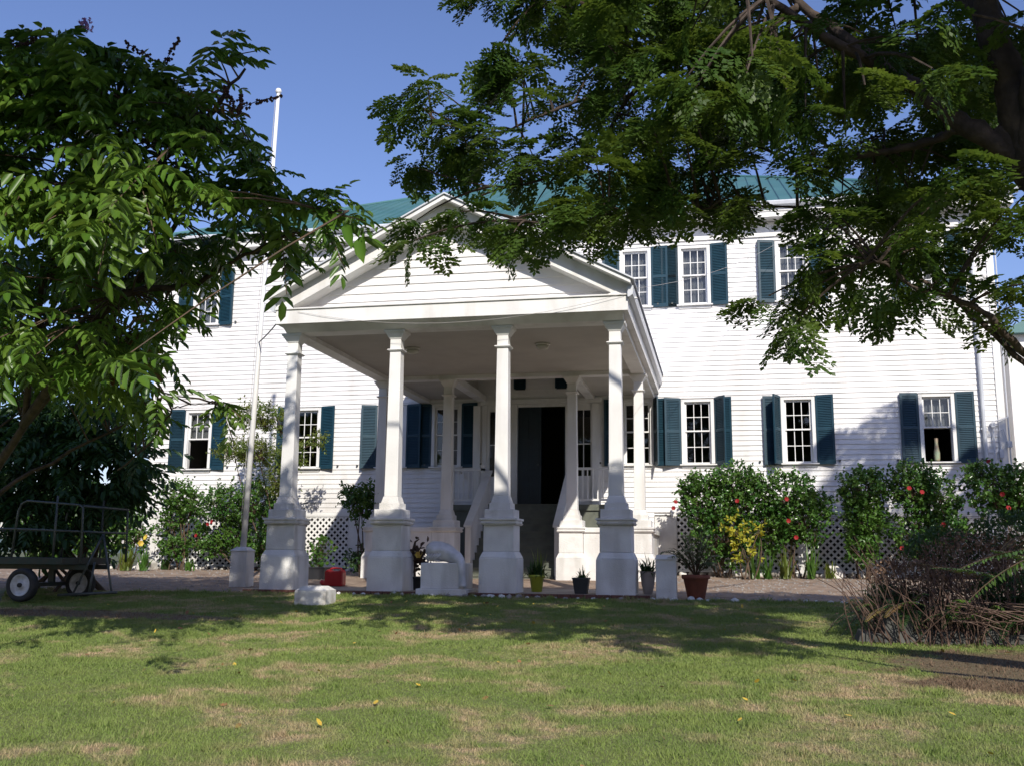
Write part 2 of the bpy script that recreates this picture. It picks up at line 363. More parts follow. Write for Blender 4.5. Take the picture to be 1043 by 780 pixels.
dk.tube([(XR-.27, YF-.09, 3.9), (XR-.27, YF-.12, 4.0), (XR-.1, YF-.14, 4.02), (XR+.1, YF-.1, 4.1)], .012, 6); dk.tube([(XR-.12, YF-.09, 3.75), (XR-.05, YF-.13, 3.8), (XR+.08, YF-.1, 3.3)], .012, 6)
dk.box(XR-.31, XR-.23, YF-.14, YF-.05, 3.85, 3.97); dk.box(XR-.16, XR-.08, YF-.14, YF-.05, 3.1, 3.3); dk.box(XR+.02, XR+.12, YF-.16, YF-.05, 3.35, 3.5)
dk.build('service_pipe', M['gutter'], H)
# roof: hip, 27 degrees, ribbed metal
ex0, ex1, ey0, ez = XL-.55, XR+.55, YF-.56, 9.78; rs = 10.6; rz = ez+rs*.5; ey1 = ey0+2*rs
A, B, C_, D_ = (ex0, ey0, ez), (ex1, ey0, ez), (ex1, ey1, ez), (ex0, ey1, ez); P1, P2 = (ex0+rs, ey0+rs, rz), (ex1-rs, ey0+rs, rz)
rf = MB(); rf.add([A, B, C_, D_, P1, P2], [(0, 1, 5, 4), (1, 2, 5), (2, 3, 4, 5), (3, 0, 4), (0, 3, 2, 1)])
x = ex0+.15
while x < ex1-.1:                                  # ribs running up the front slope
    s_ = min(x-ex0, ex1-x, rs); 
    if s_ > .2: rf.add([(x-.022, ey0, ez+.003), (x+.022, ey0, ez+.003), (x, ey0, ez+.04), (x-.022, ey0+s_, ez+s_*.5+.003), (x+.022, ey0+s_, ez+s_*.5+.003), (x, ey0+s_, ez+s_*.5+.04)], [(0, 1, 2), (0, 2, 5, 3), (1, 4, 5, 2)])
    x += .32
for p, q in ((A, P1), (B, P2), (P1, P2)): rf.tube([p, q], .06, 6)
rf.build('roof', M['roof'], H)
# lattice skirt
def lattice(x0, x1, z0, z1, y):
    m = MB(); pitch = .17; wd = .052
    for sgn, yy in ((1, y), (-1, y-.012)):
        n = int((x1-x0+z1-z0)/pitch)+2
        for i in range(n):
            o = i*pitch      # line: (x-x0)+(z-z0)=o   or mirrored
            pts = []
            for off in (-wd/sqrt(2)*1., wd/sqrt(2)*1.):
                q = o+off; xa = max(0, q-(z1-z0)); xb = min(q, x1-x0)
                if xb <= xa: pts = None; break
                pts.append(((xa, q-xa), (xb, q-xb)))
            if not pts: continue
            (a, b), (c, d) = pts; poly = [a, b, d, c]
            f = (lambda u: x0+u) if sgn > 0 else (lambda u: x1-u)
            m.prism([(f(u), z0+v) for u, v in poly], lambda u, v, t: (u, t, v), yy-.005, yy+.005)
    m.box(x0, x1, y-.03, y+.01, z0-.06, z0-.002); m.box(x0, x1, y-.03, y+.01, z1+.002, z1+.03)
    return m
piers = [XL-.03, -13.05, -9.9, -8.55]
for a, b in ((XL+.35, -13.2), (-12.75, -9.95)): lattice(a, b, .36, 1.66, YF-.02).build('lattice_panel', M['paint'], H)
for a, b in ((-1.05, 1.9), (2.15, 4.6), (4.85, XR-.1)):
    if b-a > .5: lattice(a, b, .36, 1.66, YF-.02).build('lattice_panel', M['paint'], H)
for a, b in ((XL, XL+.34), (-13.19, -12.76), (-9.94, -8.3), (-1.62, -1.06), (1.91, 2.14), (4.61, 4.84), (XR-.09, XR)): MB().box(a, b, YF-.04, YF+.18, .15, 1.695).build('foundation_pier', M['masonry'], H)
vd = MB(); vd.box(XL+.2, XR-.2, YF+.9, YF+.95, .1, 1.55); vd.build('crawl_space_shade', M['dark'], H)  # black sheet behind the lattice stands in for shade below the floor

# windows
def make_window(h, rail, lower_open=False, curtain=None):
    """local: x across, y towards the viewer negative, z from the sill up"""
    m = MB(); cw = .085
    m.box(-HW, -HW+cw, -.05, .02, .05, h); m.box(HW-cw, HW, -.05, .02, .05, h); m.box(-HW+cw, HW-cw, -.05, .02, h-cw, h); m.box(-HW-.03, HW+.03, -.075, .0, h+.002, h+.03)
    x0, x1, z0, z1 = -HW+cw, HW-cw, .05, h-cw
    m.box(-HW+cw, -HW+cw+.012, -.001, .15, z0, z1); m.box(HW-cw-.012, HW-cw, -.001, .15, z0, z1); m.box(x0+.012, x1-.012, .021, .15, z1-.012, z1)
    W = m.build('window', M['paint'], H, local=True, bevel=.004)
    s = MB()
    def sash(za, zb, y):
        f = .038; a, b = x0+.012, x1-.012
        s.box(a, a+f, y, y+.035, za, zb); s.box(b-f, b, y, y+.035, za, zb); s.box(a+f, b-f, y, y+.035, za, za+f); s.box(a+f, b-f, y, y+.035, zb-f, zb)
        for k in (1, 2): xx = a+f+(b-a-2*f)*k/3; s.box(xx-.009, xx+.009, y+.004, y+.03, za+f, zb-f)
        zz = (za+zb)/2
        for k in range(3):
            xa = a+f+(b-a-2*f)*k/3+(.009 if k else 0); xb = a+f+(b-a-2*f)*(k+1)/3-(.009 if k < 2 else 0); s.box(xa, xb, y+.004, y+.03, zz-.009, zz+.009)
    sash(rail-.02, z1-.012, .03)
    if lower_open: sash(rail-.03, z1-.03, .07)
    else: sash(z0, rail+.02, .07)
    s.build('sash', M['paint'], W, local=True)
    g = MB(); g.box(x0+.03, x1-.03, .046, .05, rail, z1-.02)
    if not lower_open: g.box(x0+.03, x1-.03, .086, .09, z0+.02, rail)
    g.build('pane', M['glass'], W, local=True)
    sl = MB(); sl.prism([(-.12, .0), (-.12, .03), (.02, .048), (.02, .0)], lambda u, v, t: (t, u, v), -HW-.05, HW+.05); sl.box(-HW, HW, -.045, 0, -.07, -.002)
    sl.build('sill', M['paint'], W, local=True, bevel=.004)
    if curtain is not None:
        c = MB(); za, zb, fa, fb = curtain; n = 28; a = x0+(x1-x0)*fa; b = x0+(x1-x0)*fb
        vs = []; 
        for i in range(n+1): xx = a+(b-a)*i/n; yy = .2+.022*sin(i*1.9); vs += [(xx, yy, za), (xx, yy, zb)]
        c.add(vs, [(2*i, 2*i+2, 2*i+3, 2*i+1) for i in range(n)]); c.build('curtain', M['curtain'], W, local=True, smooth=True)
    return W
def shutter_mesh(h):
    m = MB(); wd = .445; st = .055; th = .035        # hinge at x=0, extends +x
    m.box(0, st, 0, th, 0, h); m.box(wd-st, wd, 0, th, 0, h)
    for a, b in ((0, .09), (h*.5-.035, h*.5+.035), (h-.07, h)): m.box(st, wd-st, .001, th-.001, a, b)
    for a, b in ((.09, h*.5-.035), (h*.5+.035, h-.07)):
        n = int((b-a)/.042)
        for i in range(n):
            z = a+(i+.5)*(b-a)/n; m.prism([(.004, z-.02), (.010, z-.02), (th-.004, z+.016), (th-.010, z+.016)], lambda u, v, t: (t, u, v), st, wd-st)
        m.box(st, wd-st, th-.008, th-.006, a, b)     # thin board behind the slats
    me = bpy.data.meshes.new('shutter'); me.from_pydata(m.v, [], m.f); me.update(); me.materials.append(M['teal']); return me
sh_lo = shutter_mesh(ZT-ZS+.02); sh_up = shutter_mesh(UT-US+.02)
# hinge fittings on the wall
protos = {}
def window(k, up_):
    h = (UT-US) if up_ else (ZT-ZS); rail = (UR-US) if up_ else (ZR-ZS)
    key = (up_, k in (1, 8) and not up_, k == 4 and not up_)
    if key not in protos:
        cur = (.05, h-.1, .02, .98) if up_ else ((rail-.02, h-.1, .02, .98) if (k in (8,) ) else ((.05, h-.1, .35, .98) if k == 4 else None))
        if k == 1 and not up_: cur = None
        W = make_window(h, rail, key[1], cur); protos[key] = W
        first = True
    else: W = copy_tree(protos[key], H); first = False
    W.location = (WX[k], 0, (US if up_ else ZS)-.25)
    return W
ang = {(1, 0): (6, 6), (2, 0): (8, 14), (3, 0): (16, 4), (4, 0): (4, 5), (5, 0): (7, 74), (6, 0): (22, 56), (7, 0): (66, 7), (8, 0): (6, 6),
       (1, 1): (7, 12), (2, 1): (6, 6), (3, 1): (6, 3), (4, 1): (3, 6), (5, 1): (4, 3), (6, 1): (3, 9), (7, 1): (14, 5), (8, 1): (5, 8)}
for up_ in (0, 1):
    for k in (4, 2, 8, 1, 3, 5, 6, 7):
        W = window(k, up_)
        if k == 1 and not up_ : pass
        for side in (0, 1):
            o = bpy.data.objects.new('shutter', sh_up if up_ else sh_lo); COL.objects.link(o); o.parent = W
            a = radians(ang[(k, up_)][side])
            if side: o.location = (HW+.004, -.055, .0); o.rotation_euler = (0, 0, -a); 
            else: o.location = (-HW-.004, -.055, .0); o.rotation_euler = (0, 0, pi+a)
            if not side: o.rotation_euler = (0, 0, a); o.scale = (-1, 1, 1)
for ch in list(H.children):                        # open ground floor window at the left has no blind
    pass
hk = MB().box(-.02, .02, -.08, -.02, -.035, .01); hm = bpy.data.meshes.new('shutter_hook'); hm.from_pydata(hk.v, [], hk.f); hm.update(); hm.materials.append(M['rail'])
for k, dx in WX.items():
    for sx in (-1, 1):
        for zz in (ZS+.1, US+.1):
            o = bpy.data.objects.new('shutter_hook', hm); COL.objects.link(o); o.parent = H; o.location = (dx+sx*(HW+.55), 0, zz-.25)

# door, side lights, louvres
d = MB(); d.box(DX0, -4.60, YF+.02, YF+.07, 1.99, 4.60)
for a, b in ((2.15, 2.75), (2.9, 3.6), (3.75, 4.45)):
    for q, r in ((DX0+.09, DX0+.29), (DX0+.35, -4.69)): d.box(q, r, YF+.006, YF+.019, a, b)
d.build('door', M['door'], H, bevel=.004)
d2 = MB(); d2.box(-4.0, -3.955, YF+.12, YF+.75, 1.99, 4.6); dd = d2.build('door', M['door'], H, label='open leaf of the double door')
kn = MB(); kn.lathe(0, 0, [(.01, -.03), (.03, -.02), (.035, 0), (.02, .02), (.005, .025)], 10); kn.build('handle', M['rim'], H.children[-2] if False else None) if False else None
k_ = MB(); k_.tube([(-4.68, YF+.02, 3.05), (-4.68, YF-.04, 3.05)], .03, 10); k_.build('handle', M['rail'], dd)
fm = MB()
for a, b in ((-6.2, -6.08), (-5.46, DX0-.01), (DX1+.01, -3.72), (-3.2, -3.0)): fm.box(a, b, YF-.06, YF+.1, 1.96, 4.68)
fm.box(-6.25, -2.95, YF-.08, YF+.1, 4.685, 4.82); fm.box(DX0, DX1, YF-.04, YF+.02, 4.605, 4.68)
for a, b in ((-6.08, -5.46), (-3.72, -3.2)):
    fm.box(a, b, YF-.03, YF+.06, 1.96, 2.75); fm.box(a, a+.07, YF-.03, YF+.06, 2.75, 4.68); fm.box(b-.07, b, YF-.03, YF+.06, 2.75, 4.68); fm.box(a+.07, b-.07, YF-.03, YF+.06, 4.5, 4.68)
    fm.box(a+.07, b-.07, YF, YF+.03, 3.58, 3.61); fm.box((a+b)/2-.01, (a+b)/2+.01, YF, YF+.03, 2.75, 3.58); fm.box((a+b)/2-.01, (a+b)/2+.01, YF, YF+.03, 3.61, 4.5)
fm.build('door_frame', M['paint'], H, bevel=.004)
for a, b in ((-6.0, -5.53), (-3.65, -3.27)): MB().box(a, b, YF+.035, YF+.04, 2.76, 4.5).build('side_light', M['glass'], H)
for a, b in ((-5.35, -5.02), (-4.22, -3.89)):
    lv = MB(); lv.box(a, a+.03, YF-.05, YF+.02, 5.1, 5.58); lv.box(b-.03, b, YF-.05, YF+.02, 5.1, 5.58); lv.box(a+.03, b-.03, YF-.01, YF+.01, 5.1, 5.58)
    for i in range(9): z = 5.12+i*.05; lv.prism([(YF-.045, z), (YF-.04, z), (YF-.012, z+.035), (YF-.017, z+.035)], lambda u, v, t: (t, u, v), a+.03, b-.03)
    lv.build('louvre_vent', M['teal'], H)

# portico columns
def column_mb(cx, cy, z0=0., half=False):
    m = MB(); f = m.fr
    f(cx, cy, .67, .66, z0-.05, .62); f(cx, cy, .655, .55, .621, .735); f(cx, cy, .545, .54, .736, 1.19)
    return m
def column(cx, cy, z0=0):
    P = column_mb(cx, cy, z0)
    o = P.build('column', M['masonry'], H, bevel=.012)
    c = MB(); c.fr(cx, cy, .60, .66, 1.191, 1.225); c.fr(cx, cy, .62, .62, 1.2255, 1.27); c.fr(cx, cy, .665, .665, 1.2705, 1.31)
    c.fr(cx, cy, .52, .515, 1.3105, 1.465); c.fr(cx, cy, .385, .38, 1.4655, 1.58); c.fr(cx, cy, .335, .27, 1.5805, 1.70)
    c.build('pedestal_cap', M['masonry'], o, bevel=.008)
    s = MB(); s.fr(cx, cy, .25, .208, 1.7005, 4.37); s.fr(cx, cy, .208, .206, 4.412, 4.60)
    s.build('shaft', M['paint'], o, bevel=.008)
    q = MB(); q.fr(cx, cy, .25, .30, 4.3705, 4.395); q.fr(cx, cy, .30, .28, 4.3955, 4.4115); q.build('neck_ring', M['paint'], o, bevel=.005); q = MB(); q.fr(cx, cy, .22, .36, 4.6005, 4.72); q.fr(cx, cy, .385, .40, 4.7205, 4.765)
    q.build('capital', M['paint'], o, bevel=.005)
CY = 17.33; CXs = [-7.84, -5.80, -3.765, -1.73]; RY = 22.55
for x in CXs: column(x, CY)
for x in (-7.84, -6.22, -3.26, -1.73): column(x, RY, .05)
for a, b in ((-7.56, -6.5), (-2.98, -2.01)):       # low walls joining the rear pedestals
    bw = MB(); bw.box(a, b, RY-.25, RY+.2, 0, 1.195); bw.box(a, b, RY-.29, RY+.24, 1.19, 1.3); bw.build('parapet_wall', M['masonry'], H, bevel=.01)
for x in (-7.84, -1.73): bw = MB(); bw.box(x-.2, x+.2, RY+.34, YF-.05, 0, 1.195); bw.box(x-.25, x+.25, RY+.34, YF-.05, 1.19, 1.3); bw.build('parapet_wall', M['masonry'], H, bevel=.01)
# entablature
BX0, BX1 = -8.04, -1.46
en = MB()
en.box(BX0, BX1, 16.86, 17.14, 4.885, 5.15)                                      # broad front board
en.box(BX0-.02, BX1+.02, 16.83, 17.0, 5.151, 5.18)
en.prism([(16.9, 4.884), (17.16, 4.884), (17.16, 4.77), (17.12, 4.77)], lambda u, v, t: (t, u, v), BX0+.1, BX1-.1)
en.box(BX0+.12, BX1-.12, 17.161, 17.5, 4.77, 4.95)
for x0, x1 in ((-7.99, -7.69), (-1.88, -1.58)): en.box(x0, x1, 17.501, YF-.03, 4.77, 4.95)
for x0, x1 in ((BX0, -7.991), (-1.579, BX1)): en.box(x0, x1, 17.141, YF-.03, 4.885, 5.1)
en.box(-7.689, -1.881, RY-.15, RY+.15, 4.77, 4.93)
for x in (-6.22, -3.26): en.box(x-.12, x+.12, RY+.151, YF-.03, 4.77, 4.93)
en.build('entablature', M['paint'], H, bevel=.005)
for x in (-6.35, -3.13): MB().box(x-.1, x+.1, YF-.1, YF-.03, 1.3, 4.66).build('pilaster', M['paint'], H, bevel=.005)
ce = MB(); ce.box(-7.688, -1.882, 17.502, RY-.152, 4.86, 4.9)
n = 18
for i in range(n): pass
ce.box(-7.688, -6.342, RY+.152, YF-.04, 4.86, 4.9); ce.box(-3.138, -1.882, RY+.152, YF-.04, 4.86, 4.9)
ce.box(-6.34, -3.14, RY+.1, YF-.04, 5.78, 5.82); ce.box(-6.36, -6.34, RY+.1, YF-.04, 4.931, 5.82); ce.box(-3.14, -3.12, RY+.1, YF-.04, 4.931, 5.82); ce.box(-6.34, -3.14, RY+.1, RY+.14, 4.931, 5.82)
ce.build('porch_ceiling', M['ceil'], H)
for x in (-6.1, -3.38):
    lp = MB(); lp.lathe(x, 19.25, [(.02, 4.72), (.10, 4.74), (.13, 4.79), (.12, 4.82)], 20); lp.lathe(x, 19.25, [(.15, 4.821), (.16, 4.84), (.15, 4.859)], 20); lp.build('ceiling_lamp', M['lamp'], H, smooth=True)
# pediment
SL = .520; AX = -4.75; AZ = 7.17
def rake(m, sgn, y0, y1, top, bot, ext=3.36):
    # band between 'top' and 'bot' metres (vertical) below the roof line
    e = ext
    m.prism([(AX, AZ-top), (AX+sgn*e, AZ-top-e*SL), (AX+sgn*e, AZ-bot-e*SL), (AX, AZ-bot)], lambda u, v, t: (u, t, v), y0, y1)
tm = MB(); z = 5.18; step = .155; ty = 17.22
while z < 6.75:
    for dz0 in (0,):
        hwid = (AZ-.2-z)/SL; hw2 = (AZ-.2-z-step)/SL
        if hw2 < .05: hw2 = .05
        tm.add([(AX-hwid, ty-.022, z), (AX+hwid, ty-.022, z), (AX+hw2, ty, z+step), (AX-hw2, ty, z+step), (AX-hwid, ty+.03, z), (AX+hwid, ty+.03, z)], [(0, 1, 2, 3), (0, 4, 5, 1)])
    z += step
tm.build('pediment', M['siding'], H)
rk = MB()
for sg in (-1, 1):
    rake(rk, sg, 16.64, 17.21, .03, .115)                       # corona
    rake(rk, sg, 16.87, 17.215, .116, .40, 3.30)                 # broad raking board
    rake(rk, sg, 16.88, 17.112, .4005, .43, 2.9) if False else None
rk.prism([(BX0, 5.182), (BX0+.36, 5.182), (BX0, 5.33)], lambda u, v, t: (u, t, v), 16.862, 17.11); rk.prism([(BX1, 5.182), (BX1-.36, 5.182), (BX1, 5.33)], lambda u, v, t: (u, t, v), 16.862, 17.11)
rk.build('raking_cornice', M['paint'], H, bevel=.004)
prf = MB()
for sg in (-1, 1):
    e = 3.42; prf.prism([(AX, AZ+.0), (AX+sg*e, AZ-e*SL), (AX+sg*e, AZ-.028-e*SL), (AX, AZ-.028)], lambda u, v, t: (u, t, v), 16.60, YF-.03)
prf.build('portico_roof', M['gutter'], H)
for sg, bx in ((-1, BX0-.005), (1, BX1+.005)):
    gm = MB(); gm.prism([(bx, 5.105), (bx+sg*.03, 5.105), (bx+sg*.09, 5.15), (bx+sg*.10, 5.30), (bx, 5.30)], lambda u, v, t: (u, t, v), 16.78, YF-.05)
    gm.box(min(bx, bx-sg*.06), max(bx, bx-sg*.06), 17.15, YF-.05, 5.101, 5.35)
    gm.build('gutter', M['gutter'], H)
# stairs
SX0, SX1 = -5.72, -3.74
stp = MB(); n = 11; y0 = 22.75; run = 2.15/n; rise = (1.95-.04)/n
for i in range(n): stp.box(SX0, SX1, y0+i*run, y0+(i+1)*run+.001 if i < n-1 else 24.95, .0, .04+(i+1)*rise-.03); stp.box(SX0, SX1, y0+i*run-.025, y0+(i+1)*run+.0, .04+(i+1)*rise-.029, .04+(i+1)*rise)
stp.build('staircase', M['step'], H)
ld = MB(); ld.box(-6.85, -2.6, 24.952, YF-.11, 1.80, 1.95); ld.box(-6.85, SX0-.16, 25.0, 25.06, .2, 1.79); ld.box(SX1+.16, -2.6, 25.0, 25.06, .2, 1.79); ld.build('landing', M['step'], H)
for a, b in ((SX0-.14, SX0-.003), (SX1+.003, SX1+.14)):
    ck = MB(); ck.prism([(22.9, 0), (22.9, 1.31), (24.97, 2.72), (24.97, 0)], lambda u, v, t: (t, u, v), a, b)
    ck.prism([(22.85, 1.315), (22.85, 1.36), (25.0, 2.83), (25.0, 2.785)], lambda u, v, t: (t, u, v), a-.03, b+.03)
    ck.build('stair_cheek', M['paint'], H, bevel=.004)
for a, b in ((-6.8, SX0-.17), (SX1+.17, -2.6)):
    rl = MB(); rl.box(a, b, 24.93, 25.03, 2.82, 2.88); rl.box(a, b, 24.95, 25.01, 2.04, 2.09)
    for x in (a, b-.1): rl.box(x, x+.1, 24.93, 25.03, 1.951, 2.98)
    x = a+.2
    while x < b-.15: rl.box(x, x+.03, 24.965, 24.995, 2.09, 2.82); x += .13
    rl.box(a if a < -5 else b-.06, a+.06 if a < -5 else b, 25.04, YF-.1, 2.82, 2.88)
    rl.build('landing_railing', M['paint'], H)

# neighbouring pale building glimpsed past the right-hand corner
N_ = empty('side_wing', (9.6, 33, .25), label='pale outbuilding glimpsed past the right corner of the white house', cat='building')
nb = MB(); nb.box(8.6, 13, 31.5, 37, .2, 7.3); nb.build('wall', M['siding'], N_)
nb = MB(); nb.prism([(8.3, 7.3), (13.3, 7.3), (10.8, 8.6)], lambda u, v, t: (u, t, v), 31.2, 37.3); nb.build('roof', M['roof'], N_)
MB().box(8.95, 9.45, 31.44, 31.49, 3.2, 4.9).build('window', M['teal'], N_)

exec_marks = None
# ------------------------------------------------------------------ flagpole, blocks, posts
fp = empty('flagpole', (-9.40, 18.75, 0), label='tall thin white flagpole on a square white base block left of the portico', cat='flagpole')
b = MB(); b.fr(-9.40, 18.75, .36, .35, -.06, .70); b.fr(-9.40, 18.75, .38, .38, .7005, .72); b.fr(-9.40, 18.75, .38, .2, .7205, .79); b.build('base_block', M['masonry'], fp, bevel=.01)
b = MB(); b.tube([(-9.40, 18.75, .78), (-9.31, 18.75, 4), (-9.23, 18.75, 7), (-9.15, 18.75, 10.52)], [.062, .056, .046, .036], 14); b.build('pole', M['paint'], fp, smooth=True)
b = MB(); b.lathe(-9.15, 18.75, [(.01, 10.5), (.05, 10.52), (.07, 10.57), (.05, 10.62), (.01, 10.64)], 12); b.build('finial', M['paint'], fp, smooth=True)
b = MB(); b.tube([(-9.44, 18.68, 1.3), (-9.34, 18.68, 5), (-9.19, 18.7, 10.4)], .006, 5); b.build('halyard', M['wire'], fp)
def cable(a, b_, sag, label, r=.008):
    a = np.array(a); b_ = np.array(b_); pts = [a+(b_-a)*t-np.array([0, 0, sag*4*t*(1-t)]) for t in np.linspace(0, 1, 14)]
    m = MB(); m.tube(pts, r, 5); m.build('cable', M['wire'], label=label, cat='cable')
cable((-9.27, 18.7, 4.98), (-8.06, 16.95, 4.93), .02, 'thin dark cable from the white flagpole to the portico corner', .014)
cable((-7.6, 16.84, 5.1), (-1.5, 16.8, 5.17), .36, 'thin pale cable sagging across the front board of the portico', .0035)
cable((-1.5, 16.85, 5.25), (1.95, 25.9, 8.95), .25, 'thin pale cable rising from the portico to the upper windows', .004)

b = MB(); b.box(-6.56, -6.04, 14.9, 15.35, -.16, .10); b.fr(-6.3, 15.125, .0, .0, 0, 0) if False else None
b.add([(-6.56, 14.9, .1005), (-6.04, 14.9, .1005), (-6.04, 15.35, .1005), (-6.56, 15.35, .1005), (-6.46, 14.98, .165), (-6.14, 14.98, .165), (-6.14, 15.27, .165), (-6.46, 15.27, .165)], [(0, 1, 5, 4), (1, 2, 6, 5), (2, 3, 7, 6), (3, 0, 4, 7), (4, 5, 6, 7)])
b.build('concrete_block', M['whitestone'], bevel=.012, label='white painted block with chamfered top lying on the lawn before the first column', cat='block')
b = MB(); b.fr(-.87, 16.82, .33, .33, -.08, .62); b.fr(-.87, 16.82, .36, .3, .621, .70); b.build('low_post', M['masonry'], bevel=.01, label='short square white post beside the terracotta pot', cat='post')
def wblock(x, y, wd, h, label):
    z = gzf(x, y); b = MB(); b.fr(x, y, wd, wd*.96, z-.03, z+h*.6); b.fr(x, y, wd*.96, wd*.45, z+h*.6+.001, z+h); b.build('marker_block', M['whitestone'], bevel=.015, label=label, cat='block', group=None)
wblock(-15.35, 25.0, .42, .27, 'small white block at the bed edge by the left end of the house')
wblock(2.62, 25.0, .40, .28, 'small white block at the bed edge before the right-hand lattice')

T = empty('tall_vase', (XC+9.98-.02, YF+.17, 3.02), label='tall slim pale green vase standing inside the open right-hand window', cat='vase')
b = MB(); b.lathe(XC+9.96, YF+.17, [(.05, 3.04), (.07, 3.1), (.075, 3.25), (.055, 3.38), (.04, 3.5), (.05, 3.62), (.045, 3.63), (.02, 3.6)], 14); b.build('body', mat('pale_glaze', (.30, .36, .24), .4, (.38, .25, .16), 6), T, smooth=True)
# sculpture on its plinth
sc = empty('sculpture', (-4.72, 17.1, 0), label='white weathered sculpture of a slumped rounded form on a square plinth between the columns', cat='sculpture')
b = MB(); b.box(-5.16, -4.26, 16.78, 17.5, -.05, .09); b.box(-5.1, -4.31, 16.86, 17.45, .0905, .53); b.build('plinth', M['masonry'], sc, bevel=.012)
pts = [(-5.04, 17.0, .68), (-5.0, 17.01, .70), (-4.92, 17.03, .735), (-4.82, 17.06, .735), (-4.70, 17.07, .70), (-4.58, 17.04, .655), (-4.48, 16.98, .61), (-4.40, 16.92, .55), (-4.365, 16.87, .46), (-4.35, 16.86, .3), (-4.34, 16.85, .12)]
rd = [.04, .12, .165, .175, .155, .13, .105, .08, .06, .05, .07]
pp = []; rr = []
for i in range(len(pts)-1):
    for t in np.linspace(0, 1, 5)[:-1]: pp.append(np.array(pts[i])*(1-t)+np.array(pts[i+1])*t); rr.append(rd[i]*(1-t)+rd[i+1]*t)
pp.append(np.array(pts[-1])); rr.append(rd[-1])
b = MB(); b.tube(pp, rr, 20)
vv = np.array(b.v); 
for i in range(len(vv)):
    ring, k = divmod(i, 20)
    if ring < len(pp): cc = pp[ring]; vv[i] = cc+(vv[i]-cc)*(1+.07*sin(k*2.2+ring*.25)+.06*sin(k*1.885+ring*.15)+.05*sin(k*3.14+ring*.4))
b.v = [tuple(v) for v in vv]; b.build('figure', M['marble'], sc, smooth=True)
b = MB()
for i in range(5): b.tube([(-4.98+i*.05, 16.93, .56), (-5.02+i*.04, 16.88, .62-.01*i), (-4.95+i*.05, 16.88, .68)], .018, 6)
b.build('fold', M['marble'], sc, smooth=True)

# jerry can
jc = empty('fuel_can', (-7.55, 18.9, .04), label='red plastic can with a carrying handle on the portico floor', cat='can')
b = MB(); X0 = -7.68
outline = [(0, 0), (.36, 0), (.38, .03), (.38, .27), (.34, .33), (.30, .30), (.12, .30), (.07, .33), (.02, .31), (.0, .27)]
b.prism([(X0+u, .04+v) for u, v in outline], lambda u, v, t: (u, t, v), 18.85, 19.05); b.build('body', M['red'], jc, bevel=.02)
b = MB(); b.tube([(X0+.07, 18.95, .355), (X0+.10, 18.95, .385), (X0+.2, 18.95, .395), (X0+.31, 18.95, .385), (X0+.33, 18.95, .355)], .016, 8); b.build('handle', M['red'], jc, smooth=True)
b = MB(); b.tube([(X0+.03, 18.93, .10), (X0-.06, 18.93, .10), (X0-.10, 18.93, .13)], [.06, .055, .045], 10); b.build('spout', M['red'], jc, smooth=True)

# ------------------------------------------------------------------ foliage tools
def nrm(a): return a/(np.linalg.norm(a, axis=-1, keepdims=True)+1e-9)
LEAF_B = np.array([[0, 0, 0], [.28, .42, .09], [.68, .40, .07], [1, 0, -.06], [.68, -.40, .07], [.28, -.42, .09], [.5, 0, .0]])   # broad leaf, folded on the midrib
LEAF_BF = [[0, 6, 2, 1], [6, 3, 3, 2], [0, 5, 4, 6], [6, 4, 3, 3]]
def leaves(pos, dr, nm, ln, wd, kind='broad'):
    """pos,dr,nm: (n,3); ln,wd: (n,). returns V,F (quads)"""
    n = len(pos); dr = nrm(dr); sd = nrm(np.cross(nm, dr)); nm = np.cross(dr, sd)
    if kind == 'broad':
        T = np.array([[0, 0, 0], [.30, .5, .10], [.72, .44, .06], [1, 0, -.10], [.72, -.44, .06], [.30, -.5, .10]]); Fq = np.array([[0, 3, 2, 1], [0, 5, 4, 3]])
    elif kind == 'fine':
        T = np.array([[0, 0, 0], [.55, .5, .03], [1, 0, 0], [.55, -.5, .03]]); Fq = np.array([[0, 3, 2, 1]])
    else:
        T = np.array([[0, -.5, 0], [0, .5, 0], [.5, .5, .0], [.5, -.5, .0], [1, .05, -.1], [1, -.05, -.1]]); Fq = np.array([[0, 3, 2, 1], [3, 5, 4, 2]])
    V = pos[:, None]+T[None, :, 0, None]*dr[:, None]*ln[:, None, None]+T[None, :, 1, None]*sd[:, None]*wd[:, None, None]+T[None, :, 2, None]*nm[:, None]*ln[:, None, None]
    k = len(T); Fc = (np.arange(n)[:, None, None]*k+Fq[None]).reshape(-1, 4)
    return V.reshape(-1, 3), Fc
class Bag:
    def __init__(s): s.V = []; s.F = []; s.n = 0
    def add(s, V, Fc): s.V.append(V); s.F.append(Fc+s.n); s.n += len(V)
    def mesh(s, name, m, parent=None, **k): return np_build(name, np.concatenate(s.V), np.concatenate(s.F), m, parent, **k)
def inst(TV, TF, pos, fwd, upv, sc):
    """copies of a template (x forward, z up) at many places"""
    fwd = nrm(fwd); sd = nrm(np.cross(upv, fwd)); u = np.cross(fwd, sd); n = len(pos)
    V = pos[:, None]+sc[:, None, None]*(TV[None, :, 0, None]*fwd[:, None]+TV[None, :, 1, None]*sd[:, None]+TV[None, :, 2, None]*u[:, None])
    Fc = (np.arange(n)[:, None, None]*len(TV)+TF[None]).reshape(-1, TF.shape[1]); return V.reshape(-1, 3), Fc
def rnd_dir(n, up_=0., sp=1.):
    v = rng.normal(size=(n, 3)); v[:, 2] = v[:, 2]*sp+up_; return nrm(v)

